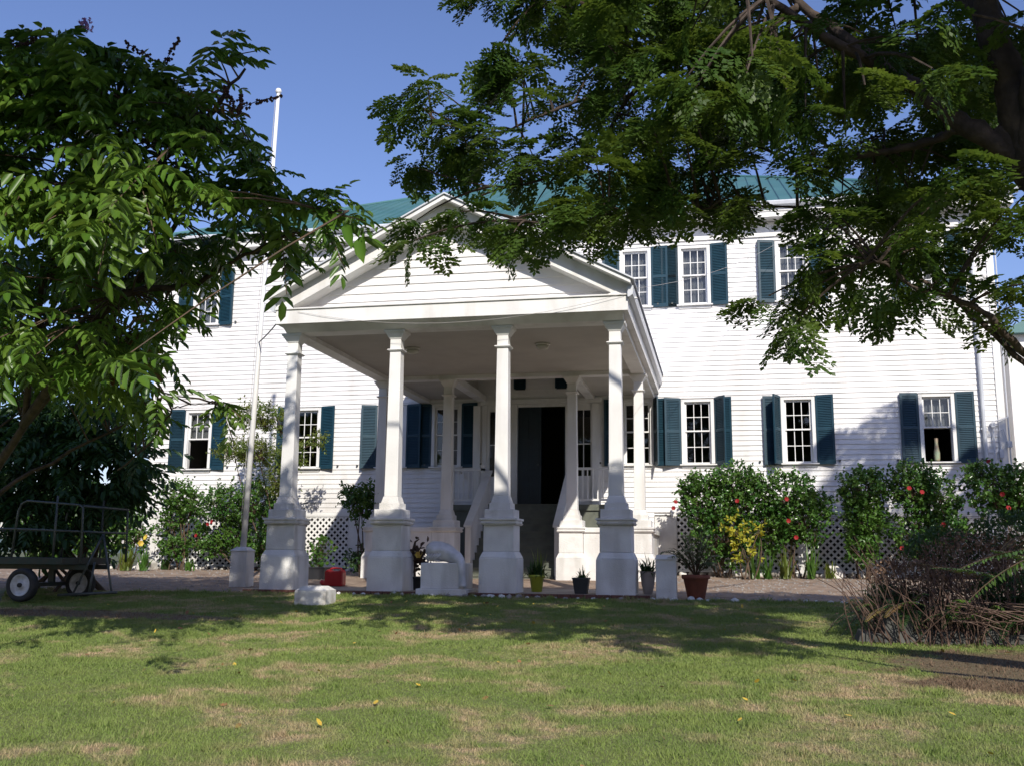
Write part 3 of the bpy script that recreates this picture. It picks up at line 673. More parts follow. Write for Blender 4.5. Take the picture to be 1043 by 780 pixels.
# feathery twice-divided frond, 1 unit long
def fine_frond(seed):
    R = np.random.default_rng(seed); P = []; D = []; Nn = []; L_ = []; W_ = []
    np_ = 5
    for i in range(np_):
        t = (i+1)/np_; x = .12+.80*t; z = -.35*t*t
        for s in (-1, 1):
            a = radians(62-22*t)+R.normal()*.1; pl_ = (.42 if t < .9 else .36)*(1-.15*abs(t-.5))
            dx, dy = cos(a), s*sin(a); nl = 5
            for j in range(nl):
                q = (j+.8)/nl; px, py, pz = x+dx*pl_*q, dy*pl_*q, z-.22*q*q*pl_*1.6
                for e in ((-1, 1) if j < nl-1 else (-1, 0, 1)):
                    b = e*radians(58); cx_, cy_ = dx*cos(b)-dy*sin(b), dx*sin(b)+dy*cos(b)
                    P.append((px, py, pz)); D.append((cx_, cy_, -.25+R.normal()*.15)); Nn.append((R.normal()*.3, R.normal()*.3, 1)); L_.append(.165*R.uniform(.75, 1.2)); W_.append(.098)
    return leaves(np.array(P), np.array(D), np.array(Nn), np.array(L_), np.array(W_), 'fine')
FF = [fine_frond(i) for i in range(3)]
# branchlet with two rows of big leaves, 1 unit long, arching over
def broad_frond(seed, npair=7):
    R = np.random.default_rng(seed); P = []; D = []; Nn = []; L_ = []; W_ = []
    for i in range(npair):
        t = (i+.6)/npair; x = t*.92; z = .10*sin(t*pi)-.30*t*t
        for s in (-1, 1):
            P.append((x, 0, z)); D.append((.45+R.normal()*.12, s*(.75+R.normal()*.1), -.55+R.normal()*.2)); Nn.append((R.normal()*.15, R.normal()*.15+s*.3, 1)); L_.append((.33-.14*abs(t-.45))*R.uniform(.7, 1.18)); W_.append(.086*R.uniform(.8, 1.15))
    P.append((.92, 0, -.26)); D.append((.8, 0, -.5)); Nn.append((0, 0, 1)); L_.append(.25); W_.append(.1)
    return leaves(np.array(P), np.array(D), np.array(Nn), np.array(L_), np.array(W_), 'broad')
BF = [broad_frond(i, 6+i % 3) for i in range(4)]
def bez(p0, p1, p2, n): t = np.linspace(0, 1, n)[:, None]; return (1-t)**2*p0+2*t*(1-t)*p1+t*t*p2

# ------------------------------------------------------------------ big spreading tree on the right
def P3(px, py, Y): return at(px, py, Y)
EYE3 = np.array([0, 0, EYE])
def far(p): return EYE3+(np.array(p, float)-EYE3)*1.18
RT = empty('spreading_tree', (5.78, 7.08, gzf(5.8, 7.1)), label='big spreading tree with feathery dark foliage overhanging the lawn from the right', cat='tree')
limbs = [   # (points, radii)
    ([(4.9, 6.0, -.7), (4.5, 6.1, .8), (3.6, 6.3, 2.0), P3(1120, 262, 6.6), P3(1062, 190, 6.7), P3(1018, 128, 6.7)], [.36, .28, .22, .17, .14, .11]),
    ([P3(1062, 190, 6.7), P3(1035, 100, 6.6), P3(1012, 30, 6.5), P3(1000, -60, 6.3), P3(985, -190, 6.0)], [.15, .13, .11, .10, .07]),
    ([P3(1050, 170, 6.7), P3(1062, 80, 6.4), P3(1080, -30, 6.0), (2.6, 4.6, 7.0)], [.15, .13, .12, .08]),
    ([P3(1040, 160, 6.7), P3(985, 128, 6.7), P3(930, 90, 6.8), P3(870, 45, 6.9), P3(815, 5, 7.0), P3(750, -50, 7.1), P3(640, -120, 7.2)], [.10, .075, .062, .05, .042, .032, .02]),
    ([P3(815, 5, 7.0), P3(770, 35, 7.1), P3(720, 50, 7.2), P3(690, 60, 7.3), P3(640, 88, 7.3), P3(585, 105, 7.3), P3(545, 120, 7.3), P3(505, 135, 7.3), P3(440, 125, 7.3)], [.04, .034, .028, .024, .02, .016, .013, .01, .006]),
    ([P3(1145, 450, 6.6), P3(1095, 415, 6.7), P3(1043, 370, 6.8), P3(985, 315, 6.9), P3(935, 283, 7.0), P3(885, 257, 7.0), P3(850, 240, 7.0), P3(820, 215, 7.0), P3(770, 210, 7.0), P3(700, 215, 7.0), P3(640, 228, 7.0), P3(580, 232, 7.0), P3(520, 222, 7.0)], [.032, .028, .024, .019, .016, .014, .012, .011, .009, .008, .006, .005, .004]),
    ([(4.5, 6.1, .9), P3(1180, 470, 6.6), P3(1145, 450, 6.6)], [.08, .045, .032]),
    ([P3(1043, 360, 6.8), P3(1000, 318, 6.6), P3(960, 300, 6.5), P3(930, 293, 6.5), P3(900, 268, 6.5), P3(873, 270, 6.4)], [.03, .024, .02, .015, .012, .008]),
    ([P3(1055, 372, 6.8), P3(1010, 335, 7.2), P3(990, 325, 7.3), P3(975, 300, 7.3), P3(988, 270, 7.3)], [.02, .016, .014, .01, .007]),
    ([P3(930, 90, 6.8), P3(880, 60, 6.5), P3(820, 25, 6.3), P3(770, -10, 6.1), P3(700, -60, 5.9)], [.05, .04, .035, .03, .02]),
    ([P3(985, 128, 6.7), P3(930, 150, 6.9), P3(870, 160, 7.1), P3(820, 175, 7.2), P3(780, 150, 7.3)], [.04, .03, .022, .016, .01]),
    ([P3(690, 60, 7.3), P3(640, 100, 7.4), P3(610, 150, 7.4), P3(560, 180, 7.4), P3(500, 190, 7.4), P3(420, 170, 7.4)], [.025, .02, .016, .012, .009, .006]),
    ([P3(750, -50, 7.1), P3(680, -20, 7.2), P3(610, 10, 7.2), P3(540, 0, 7.2)], [.03, .022, .016, .01]),
    ([P3(1012, 30, 6.5), P3(950, -40, 6.9), P3(860, -90, 7.3), (-.5, 7.6, 7.6), (-2.4, 8.0, 7.7)], [.1, .08, .06, .045, .02]),
    ([P3(985, -190, 6.0), (3.2, 6.5, 7.9), (1.5, 8.0, 8.2), (.2, 9.0, 8.0)], [.09, .07, .05, .02]),
    ([(2.6, 4.6, 7.0), (4.2, 5.8, 8.2), (5.5, 7.8, 8.8)], [.08, .06, .03]),
    ([(2.6, 4.6, 7.0), (5.6, 3.8, 7.6), (8.2, 4.2, 8.4)], [.08, .06, .03]),
]
b = MB()
lpts = []
for pts, rd in limbs:
    pts = [far(p) for p in pts]; rd = [r*1.0 for r in rd]; Q = []; R2 = []
    for i in range(len(pts)-1):
        p0 = pts[max(i-1, 0)]; p1 = pts[i]; p2 = pts[i+1]; p3 = pts[min(i+2, len(pts)-1)]
        for t in np.linspace(0, 1, 7)[:-1]:
            Q.append(.5*((2*p1)+(-p0+p2)*t+(2*p0-5*p1+4*p2-p3)*t*t+(-p0+3*p1-3*p2+p3)*t**3)); R2.append(rd[i]*(1-t)+rd[i+1]*t)
    Q.append(pts[-1]); R2.append(rd[-1])
    Q = [q+rng.normal(size=3)*min(.012, r*.25) for q, r in zip(Q, R2)]; R2 = [r*(1+.08*rng.normal()) for r in R2]
    b.tube(Q, R2, 10); lpts += [q for q in Q[3:]]
b.build('trunk', M['bark'], RT, smooth=True)
lpts = np.array(lpts)
# foliage masses: px, py, rx, ry, Y, spread in depth, number of sprays
blobs = [(505, 0, 22, 6, 7.2, .3, 4), (545, 8, 22, 14, 7.2, .3, 6), (562, 24, 14, 8, 7.2, .3, 4), (600, 4, 35, 12, 7.2, .4, 8), (655, 5, 35, 18, 7.1, .4, 9),
 (412, 112, 9, 9, 7.3, .1, 3), (432, 98, 14, 10, 7.3, .15, 4), (452, 122, 20, 12, 7.3, .2, 5), (425, 172, 14, 6, 7.4, .15, 4), (452, 158, 22, 10, 7.4, .2, 6), (488, 140, 20, 12, 7.3, .2, 5), (505, 62, 15, 12, 7.3, .2, 5), (520, 85, 18, 14, 7.3, .2, 6), (540, 100, 15, 12, 7.3, .2, 4),
 (530, 165, 22, 14, 7.4, .2, 6), (575, 150, 18, 12, 7.4, .2, 4), (600, 90, 20, 26, 7.3, .3, 7), (605, 45, 20, 20, 7.3, .3, 6), (640, 60, 30, 34, 7.3, .4, 14), (640, 120, 30, 26, 7.3, .4, 11), (600, 178, 22, 14, 7.3, .3, 7), (650, 175, 28, 20, 7.2, .3, 10),
 (425, 232, 12, 5, 7.0, .15, 2), (455, 222, 14, 5, 7.0, .15, 3), (420, 248, 14, 6, 7.0, .15, 2), (500, 232, 18, 8, 7.0, .15, 4), (525, 245, 14, 8, 7.0, .15, 3), (545, 222, 18, 10, 7.0, .2, 5), (575, 212, 16, 8, 7.0, .2, 4), (570, 240, 12, 6, 7.0, .2, 3), (600, 215, 16, 14, 7.0, .2, 5), (625, 222, 16, 14, 7.0, .2, 5), (655, 215, 16, 12, 7.0, .2, 4), (680, 205, 20, 12, 7.0, .3, 6),
 (700, 50, 34, 46, 7.1, .5, 20), (700, 120, 34, 34, 7.1, .5, 16), (705, 178, 24, 20, 7.0, .4, 8), (738, 212, 12, 16, 7.0, .2, 5), (718, 205, 14, 14, 7.0, .2, 4), (745, 165, 16, 18, 7.0, .3, 6),
 (750, 40, 32, 40, 6.9, .6, 20), (760, 100, 28, 26, 6.9, .6, 12), (800, 60, 34, 34, 6.8, .6, 16), (800, 110, 24, 18, 6.9, .5, 8), (812, 165, 16, 14, 7.0, .4, 5), (850, 90, 32, 36, 6.8, .6, 16), (860, 30, 30, 26, 6.7, .6, 10), (900, 70, 40, 50, 6.7, .7, 22), (880, 160, 34, 30, 6.9, .6, 14), (950, 60, 40, 55, 6.5, .7, 24), (930, 140, 40, 34, 6.8, .6, 18), (1000, 90, 40, 60, 6.4, .7, 24), (1030, 40, 30, 40, 6.2, .6, 14),
 (835, 215, 26, 12, 7.0, .3, 8), (880, 215, 30, 22, 7.0, .4, 12), (930, 205, 34, 28, 6.9, .5, 16), (985, 200, 36, 34, 6.8, .5, 18), (1030, 215, 26, 34, 6.7, .5, 13), (860, 255, 26, 14, 7.0, .3, 8), (900, 250, 24, 16, 7.0, .3, 8), (945, 252, 26, 14, 7.0, .3, 8),
 (780, 315, 12, 10, 6.9, .2, 3), (800, 332, 18, 10, 6.9, .2, 4), (822, 300, 14, 18, 6.9, .2, 5), (838, 322, 6, 6, 6.9, .2, 1), (832, 275, 18, 14, 6.9, .2, 6), (868, 290, 14, 10, 6.9, .2, 3), (905, 300, 14, 18, 6.9, .2, 5), (932, 312, 12, 14, 6.9, .2, 4), (948, 292, 10, 10, 6.9, .2, 2), (1022, 320, 16, 12, 6.8, .2, 4), (1008, 300, 12, 10, 6.8, .2, 3), (1038, 290, 12, 18, 6.8, .2, 4)]
CP = []
for px, py, rx, ry, Y, sy, n in blobs:
    n = int(n*(.5 if (px > 840 and py < 175) else .34 if (px > 770 and py > 180) else .5 if (px > 560 and py > 150) else .6)+.5)
    for k in range(n):
        a = rng.uniform(0, 2*pi); q = sqrt(rng.uniform())
        YY = Y+(1.1 if (px > 840 and py < 175) else 0)
        CP.append(far(at(px+6+rx*.9*q*cos(a), py-8+ry*.85*q*sin(a), YY+rng.normal()*sy*1.3)))
CP = np.array(CP)
# the crown carries on above and behind the picture
more = []
def crown_part(cx_, cy_, cz_, rx, ry, rz_, n):
    for k in range(n):
        v = rng.normal(size=3); v /= np.linalg.norm(v); q = rng.uniform(.35, 1)
        more.append((cx_+rx*v[0]*q, cy_+ry*v[1]*q, cz_+rz_*v[2]*q))
for a in ((1.4, 8.3, 7.6, 2.0, 1.3, .8, 150), (-1.6, 8.2, 7.5, 1.6, 1.0, .6, 90), (4.2, 6.8, 8.0, 2.2, 1.6, .9, 140), (6.8, 6.0, 8.4, 2.2, 1.8, 1.0, 120), (3.0, 5.6, 6.4, 1.6, 1.2, .8, 80), (-3.0, 8.9, 7.2, .8, .7, .4, 14)): crown_part(*a)
for k in range(230):                                # the part that shades the portico pedestals
    t = rng.uniform(8.2, 9.8); q = np.array([rng.uniform(-4.4, -.7), 17.0, rng.uniform(-.3, 1.75)]); more.append(tuple(q+np.array(SUN)/-SUN[1]*t))
for k in range(90):                                # and the part above the fern mound
    t = rng.uniform(7.5, 9.5); q = np.array([rng.uniform(1.6, 5.2), rng.uniform(12.4, 14.6), rng.uniform(-.2, .9)]); more.append(tuple(q+np.array(SUN)/-SUN[1]*t))
more = np.array(more)
sh = more[:, 1]+(more[:, 2]+.2)/.76
more = more[sh > 13.2]
allc = np.concatenate([CP, more])
tw = MB(); bagv = Bag(); bago = Bag()
for i, c in enumerate(allc):
    d2 = ((lpts-c)**2).sum(1); j = np.argsort(d2)[rng.integers(0, 7)]; base = lpts[j]; dv = c-base; L_ = np.linalg.norm(dv)
    if L_ > .12 and L_ < (1.3 if i < len(CP) else .6): 
        mid = base+dv*.5+np.array([0, 0, .12*L_]); tw.tube(bez(base, mid, c, 5), np.linspace(.011, .004, 5)*(1+.5*min(L_, 1.5)), 4, cap=False)
    vis = i < len(CP); n = 5 if vis else 6; out = dv/(L_+1e-6)
    d = out[None]*.7+rng.normal(size=(n, 3))*.75; d[:, 2] = d[:, 2]*.45-.34; d = nrm(d)
    upv = rng.normal(size=(n, 3))*.25+[0, 0, 1]; sc = rng.uniform(.22, .37, n)*(1 if vis else 1.4)
    TV, TF = FF[i % 3]; V_, F_ = inst(TV, TF, c+rng.normal(size=(n, 3))*.03, d, upv, sc); bagv.add(V_, F_)
tw.build('twigs', M['bark'], RT, kind='stuff'); bagv.mesh('crown', M['leafR'], RT)

# ------------------------------------------------------------------ broad-leaved tree on the left
LT = empty('broad_leaved_tree', (-10.6, 12.4, gzf(-10.6, 12.4)), label='leafy tree with large glossy leaves and dark seed sprays filling the left side', cat='tree')
lim = [([(-10.6, 12.4, -.5), (-10.3, 12.0, .9), (-8.3, 10.6, 2.2), (-7.3, 9.4, 3.6), P3(120, 110, 8.7)], [.12, .08, .045, .03, .014]),
       ([(-10.3, 12.0, .9), (-10.2, 11.2, 2.2), (-8.6, 9.4, 4.0), P3(10, 60, 8.9)], [.055, .045, .03, .015]),
       ([(-8.3, 10.6, 2.2), (-7.0, 10.0, 3.0), P3(200, 200, 9.5), P3(300, 215, 9.1), P3(355, 215, 8.9)], [.05, .035, .025, .014, .006]),
       ([(-7.3, 9.4, 3.6), P3(150, 180, 8.7), P3(210, 120, 8.5), P3(250, 70, 8.4)], [.06, .04, .03, .012]),
       ([(-10.3, 12.0, .9), (-9.4, 11.9, 1.6), P3(130, 430, 11.8), P3(175, 420, 11.8)], [.05, .03, .016, .006]),
       ([(-10.3, 12.0, .9), (-10.4, 11.9, 1.8), P3(20, 420, 12)], [.05, .03, .012]),
       ([P3(120, 480, 11), P3(158, 445, 10.5), P3(175, 416, 10.2), P3(200, 411, 10.0), P3(222, 412, 9.9)], [.012, .01, .008, .006, .004]),
       ([(-8.3, 10.6, 2.2), P3(120, 300, 9), P3(200, 290, 9.7), P3(250, 260, 9.4), P3(290, 240, 9.2)], [.06, .045, .03, .02, .008])]
b = MB(); lp2 = []
for pts, rd in lim:
    Q = []; R2 = []; pts = [np.array(p, float) for p in pts]
    for i in range(len(pts)-1):
        for t in np.linspace(0, 1, 7)[:-1]: Q.append(pts[i]*(1-t)+pts[i+1]*t+rng.normal(size=3)*.01); R2.append(rd[i]*(1-t)+rd[i+1]*t)
    Q.append(pts[-1]); R2.append(rd[-1]); b.tube(Q, R2, 8); lp2 += Q
b.build('trunk', M['bark'], LT, smooth=True); lp2 = np.array(lp2)
lb = [  # px,py,rx,ry,Y,dY,n,size
 (20, 74, 22, 14, 7.2, .5, 12, .62), (65, 80, 28, 16, 7.2, .5, 14, .62), (118, 80, 18, 12, 7.1, .3, 6, .6), (150, 104, 20, 14, 7.3, .4, 9, .55), (172, 100, 14, 12, 7.3, .3, 5, .5), (225, 66, 14, 6, 7.2, .15, 2, .55), (20, 120, 30, 36, 7.2, .6, 28, .62), (75, 120, 34, 34, 7.0, .6, 30, .62), (130, 142, 30, 28, 7.2, .6, 24, .58), (180, 120, 22, 26, 7.4, .5, 14, .5), (215, 105, 14, 18, 7.4, .4, 5, .45), (205, 150, 26, 22, 7.4, .5, 14, .5), (240, 140, 14, 20, 7.4, .3, 6, .45), (262, 150, 10, 14, 7.5, .2, 3, .4), (270, 185, 16, 14, 7.6, .3, 6, .45),
 (30, 200, 36, 44, 7.3, .7, 38, .62), (95, 205, 36, 40, 7.1, .7, 40, .62), (150, 205, 30, 36, 7.3, .6, 28, .58), (200, 205, 26, 26, 7.6, .5, 18, .52), (240, 205, 20, 16, 7.7, .4, 9, .5), (285, 212, 20, 8, 7.8, .2, 5, .5), (325, 212, 22, 6, 7.8, .2, 5, .48), (348, 228, 10, 8, 7.8, .15, 3, .42), (285, 250, 14, 12, 8.0, .2, 5, .45), (298, 278, 8, 14, 8.0, .15, 4, .42), (325, 252, 14, 8, 8.0, .2, 4, .42), (255, 240, 18, 12, 8.0, .3, 6, .48), (225, 250, 20, 16, 8.2, .4, 9, .5),
 (30, 290, 36, 44, 8.3, .9, 36, .6), (95, 290, 36, 44, 8.3, .9, 38, .58), (150, 280, 28, 36, 8.4, .8, 26, .55), (190, 270, 20, 24, 8.4, .6, 12, .5), (175, 330, 14, 22, 9.2, .6, 9, .5), (212, 275, 12, 14, 8.4, .3, 4, .45),
 (30, 370, 36, 36, 10.5, 1.3, 34, .62), (90, 370, 36, 38, 10.5, 1.3, 36, .62), (135, 365, 26, 34, 10.5, 1.1, 22, .6), (148, 415, 16, 24, 11, .8, 11, .55), (150, 465, 10, 18, 11, .5, 5, .5), (20, 440, 30, 26, 11.8, 1.3, 12, .62), (60, 450, 28, 36, 11.8, 1.3, 30, .62), (100, 440, 34, 36, 11.8, 1.3, 34, .62), (130, 480, 18, 20, 11.8, .8, 12, .58),
 (18, 448, 22, 16, 13, 1, 24, .62), (60, 452, 30, 16, 13, 1, 30, .62), (104, 458, 22, 14, 13, 1, 20, .6), (125, 500, 12, 22, 12.8, 1, 12, .55), (20, 505, 32, 26, 13.0, 1.2, 32, .62), (70, 510, 34, 26, 12.8, 1.2, 32, .62), (112, 515, 12, 18, 12.5, .9, 8, .58), (30, 545, 36, 12, 13.4, 1.1, 14, .55), (85, 545, 20, 8, 13.4, 1.1, 7, .5),
 (232, 418, 12, 5, 9.9, .1, 2, .42), (-60, 150, 40, 90, 7.4, .8, 40, .62), (-60, 320, 50, 100, 8.6, 1, 50, .62), (-60, 470, 50, 70, 11.5, 1.2, 40, .62)]
bg = Bag(); bo = Bag(); bl = Bag(); tw = MB()
for px, py, rx, ry, Y, sy, n, sz in lb:
    if Y < 9: Y += 1.2 if py < 230 else 1.9
    low = py >= 440 and px > -100
    if low: Y = 16.4; sy = .5; sz *= 1.25
    c = []
    for k in range(int(n*(1.02 if Y < 10.3 else 1.0))):
        a = rng.uniform(0, 2*pi); q = sqrt(rng.uniform()); c.append(at(px+rx*q*cos(a)-4, py-6+ry*q*sin(a), Y+rng.normal()*sy))
    c = np.array(c); n = len(c)
    cen = at(60, 300, 11) if not low else at(60, 480, 16.5)
    for p in ([] if low else c):
        j = np.argmin(((lp2-p)**2).sum(1)); base = lp2[j]; dv = p-base
        if 0.1 < np.linalg.norm(dv): tw.tube(bez(base, base+dv*.5+np.array([0, 0, .1]), p, 4), [.012, .01, .007, .005], 4, cap=False)
    k = 2; p = np.repeat(c, k, 0); m_ = len(p)
    out = nrm(p-cen)*.5+np.array([.25, -.55, .0]); d = out+rng.normal(size=(m_, 3))*.55; d[:, 2] = d[:, 2]*.5-.12
    upv = rng.normal(size=(m_, 3))*.22+np.array([.05, -.35, 1]); sc = rng.uniform(.75, 1.1, m_)*sz*1.08
    for q in range(4):
        s_ = slice(q, None, 4)
        if len(p[s_]): V_, F_ = inst(*BF[q], p[s_], d[s_], upv[s_], sc[s_]); (bl if low else bo if q == 3 and rng.uniform() < .10 else bg).add(V_, F_)
def seen(p):
    v = p-np.array([0, 0, EYE]); k = v@fw
    if k < .1: return False
    a, b = 521.5+F*(v@rt)/k, 390-F*(v@up)/k
    return -130 < a < 1170 and -130 < b < 900
cs = []                                             # unseen foliage added high outside the picture keeps the lower crown and the cart in shade
while len(cs) < 1150:
    q = np.array([rng.uniform(-13.0, -7.0), rng.uniform(10.6, 18.0), rng.uniform(.1, 3.0)])
    if q[1]+q[2]/.76 < 15.2: continue
    cs.append(q+np.array(SUN)/-SUN[1]*rng.uniform(7.6, 9.0))
for px, py, rx, ry, Y, sy, n, sz in lb:  # more unseen sprays added sunward to darken these leaf masses
    if (px > 125 or py > 290) and px < 300 and py < 440 and Y < 11:
        for q in range(int(n*(1.1 if py < 290 else 3.2))):
            a = rng.uniform(0, 2*pi); e = sqrt(rng.uniform()); t = rng.uniform(4.5, 9.0); cs.append(at(px+rx*e*cos(a), py+ry*e*sin(a), Y+1.2)+np.array(SUN)/-SUN[1]*t)
cs = np.array([c for c in cs if not seen(c)])
for q in range(3):
    V_, F_ = inst(*BF[q], cs[q::3], rng.normal(size=(len(cs[q::3]), 3))*[1, 1, .4], rng.normal(size=(len(cs[q::3]), 3))*.3+[0, 0, 1], rng.uniform(.7, 1.0, len(cs[q::3]))); bg.add(V_, F_)
b2 = MB(); b2.tube([(-10.3, 12.0, .9), (-11.2, 9.5, 3.6), (-9.0, 6.6, 6.2), (-6.6, 5.2, 7.4), (-4.6, 4.4, 7.8)], [.12, .10, .08, .05, .02], 8); b2.build('added_shade_bough', M['bark'], LT, smooth=True)  # unseen limb added to carry the shading sprays
# specific sprays that stand out against the sky and house
for (a, b_, Ya, Yb, sc_) in (((200, 72), (262, 52), 7.2, 7.2, .50), ((262, 215), (372, 225), 7.8, 7.7, .85), ((52, 38), (122, 62), 7.0, 6.9, .52), ((245, 125), (262, 190), 7.5, 7.5, .5), ((285, 225), (292, 300), 8.0, 7.9, .55), ((222, 410), (238, 450), 9.9, 9.9, .42), ((220, 408), (245, 425), 9.9, 9.8, .36), ((330, 235), (352, 275), 7.9, 7.8, .35), ((130, 150), (160, 250), 6.4, 6.3, .6), ((20, 200), (-20, 260), 6.3, 6.2, .7), ((120, 200), (100, 280), 6.2, 6.1, .55), ((60, 150), (130, 185), 6.2, 6.1, .55)):
    Ya += 1.1*(Ya < 9); Yb += 1.1*(Yb < 9); A_ = at(*a, Ya); B_ = at(*b_, Yb); dd_ = B_-A_; dd_[2] += .3*np.linalg.norm(dd_)*.5
    V_, F_ = inst(*BF[2], A_[None], dd_[None], np.array([[.1, -.25, 1.]]), np.array([np.linalg.norm(B_-A_)*1.05])); bg.add(V_, F_)
    tw.tube(bez(A_, A_+dd_*.45+np.array([0, 0, .02]), B_, 5), .006, 4); j = np.argmin(((lp2-A_)**2).sum(1)); tw.tube(bez(lp2[j], (lp2[j]+A_)/2+np.array([0, 0, .1]), A_, 6), [.012, .011, .01, .009, .008, .006], 5)
tw.build('twigs', M['stem'], LT, kind='stuff'); bg.mesh('crown', M['leafL'], LT)
if bo.n: bo.mesh('old_leaves', M['leafLold'], LT)
lx, ly = -11.6, 16.7
LB = empty('dark_bush', (lx, ly, gzf(lx, ly)), label='dark dense large-leaved bush directly behind the cart rails', cat='bush')
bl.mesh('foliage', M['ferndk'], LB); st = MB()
for i in range(16):
    p = at(rng.uniform(-20, 120), rng.uniform(455, 540), 16.4); st.tube(bez(np.array([lx+rng.normal()*.5, ly+rng.normal()*.2, gzf(lx, ly)-.05]), np.array([lx*.4+p[0]*.6, ly, .9]), p, 7), np.linspace(.035, .01, 7), 6)
st.build('stems', M['stem'], LB)
# seed sprays
for (a, b_) in (((30, 45), (44, 30)), ((0, 48), (30, 44)), ((95, 60), (90, 48)), ((165, 68), (128, 44)), ((166, 68), (182, 40)), ((240, 112), (286, 98)), ((240, 112), (228, 88)), ((242, 118), (246, 96))):
    A_ = at(*a, 8.3); B_ = at(*b_, 8.3); m = MB(); m.tube([A_, (A_+B_)/2+[0, 0, .02], B_], .005, 4)
    for t in np.linspace(.08, 1, 11):
        for s_ in range(3):
            p = A_+(B_-A_)*t+rng.normal(size=3)*.018*(1.2-t*.7); r_ = .017; m.lathe(p[0], p[1], [(.002, p[2]-r_), (r_, p[2]), (.002, p[2]+r_)], 5)
    m.build('seed_spray', M['berry'], LT)
p = at(87, 26, 8.3); pos = p+rng.normal(size=(60, 3))*[.03, .02, .04]
np_build('blossom', *leaves(pos, rnd_dir(60), rnd_dir(60), np.full(60, .05), np.full(60, .036), 'fine'), M['purple'], LT)

# ------------------------------------------------------------------ palm outside the right edge: its shadow lies on the wall
def palm(x, y, h, n, ln, label):
    z0 = gzf(x, y); T = empty('palm_tree', (x, y, z0), label=label, cat='palm')
    b = MB(); Q = [(x+.15*sin(t*2), y, z0-.2+(h+.2)*t) for t in np.linspace(0, 1, 14)]; b.tube(Q, [.2-.08*t+.012*(i % 2) for i, t in enumerate(np.linspace(0, 1, 14))], 12); b.build('trunk', M['bark'], T, smooth=True)
    top = np.array(Q[-1]); bag = Bag(); st = MB()
    for i in range(n):
        a = 2*pi*i/n+rng.uniform(-.2, .2); e = rng.uniform(.0, 1.15); d = np.array([cos(a)*cos(e), sin(a)*cos(e), sin(e)]); tt = np.linspace(0, 1, 46)[:, None]
        R_ = top+d*ln*tt+np.array([0, 0, -1])*ln*.85*tt**2.2*cos(e*.6)
        st.tube(R_[::5], np.linspace(.025, .006, 10), 5); tg = nrm(np.gradient(R_, axis=0)); sd_ = nrm(np.cross(tg, [0, 0, 1.]))
        for s_ in (-1, 1):
            dd_ = sd_*s_*.8+tg*.55+rng.normal(size=R_.shape)*.08; dd_[:, 2] -= .35
            l_ = .62*np.sin(np.clip(tt[:, 0]*1.05, 0, 1)*pi*.86+.25)*ln*.28/.55+.05
            V_, F_ = leaves(R_[5:], dd_[5:], np.tile([0, 0, 1.], (41, 1))+rng.normal(size=(41, 3))*.2, l_[5:], np.full(41, .045), 'blade'); bag.add(V_, F_)
    st.build('frond_stem', M['stem'], T); bag.mesh('crown', M['leafL'], T)
palm(7.7, 17.0, 9.9, 17, 2.7, 'palm standing just off the right edge, its fronds shading the wall')

palm(10.6, 17.6, 9.0, 20, 2.6, 'second, shorter palm added farther outside the right edge to widen the wall shade')  # unseen palm added to widen the shade on the wall
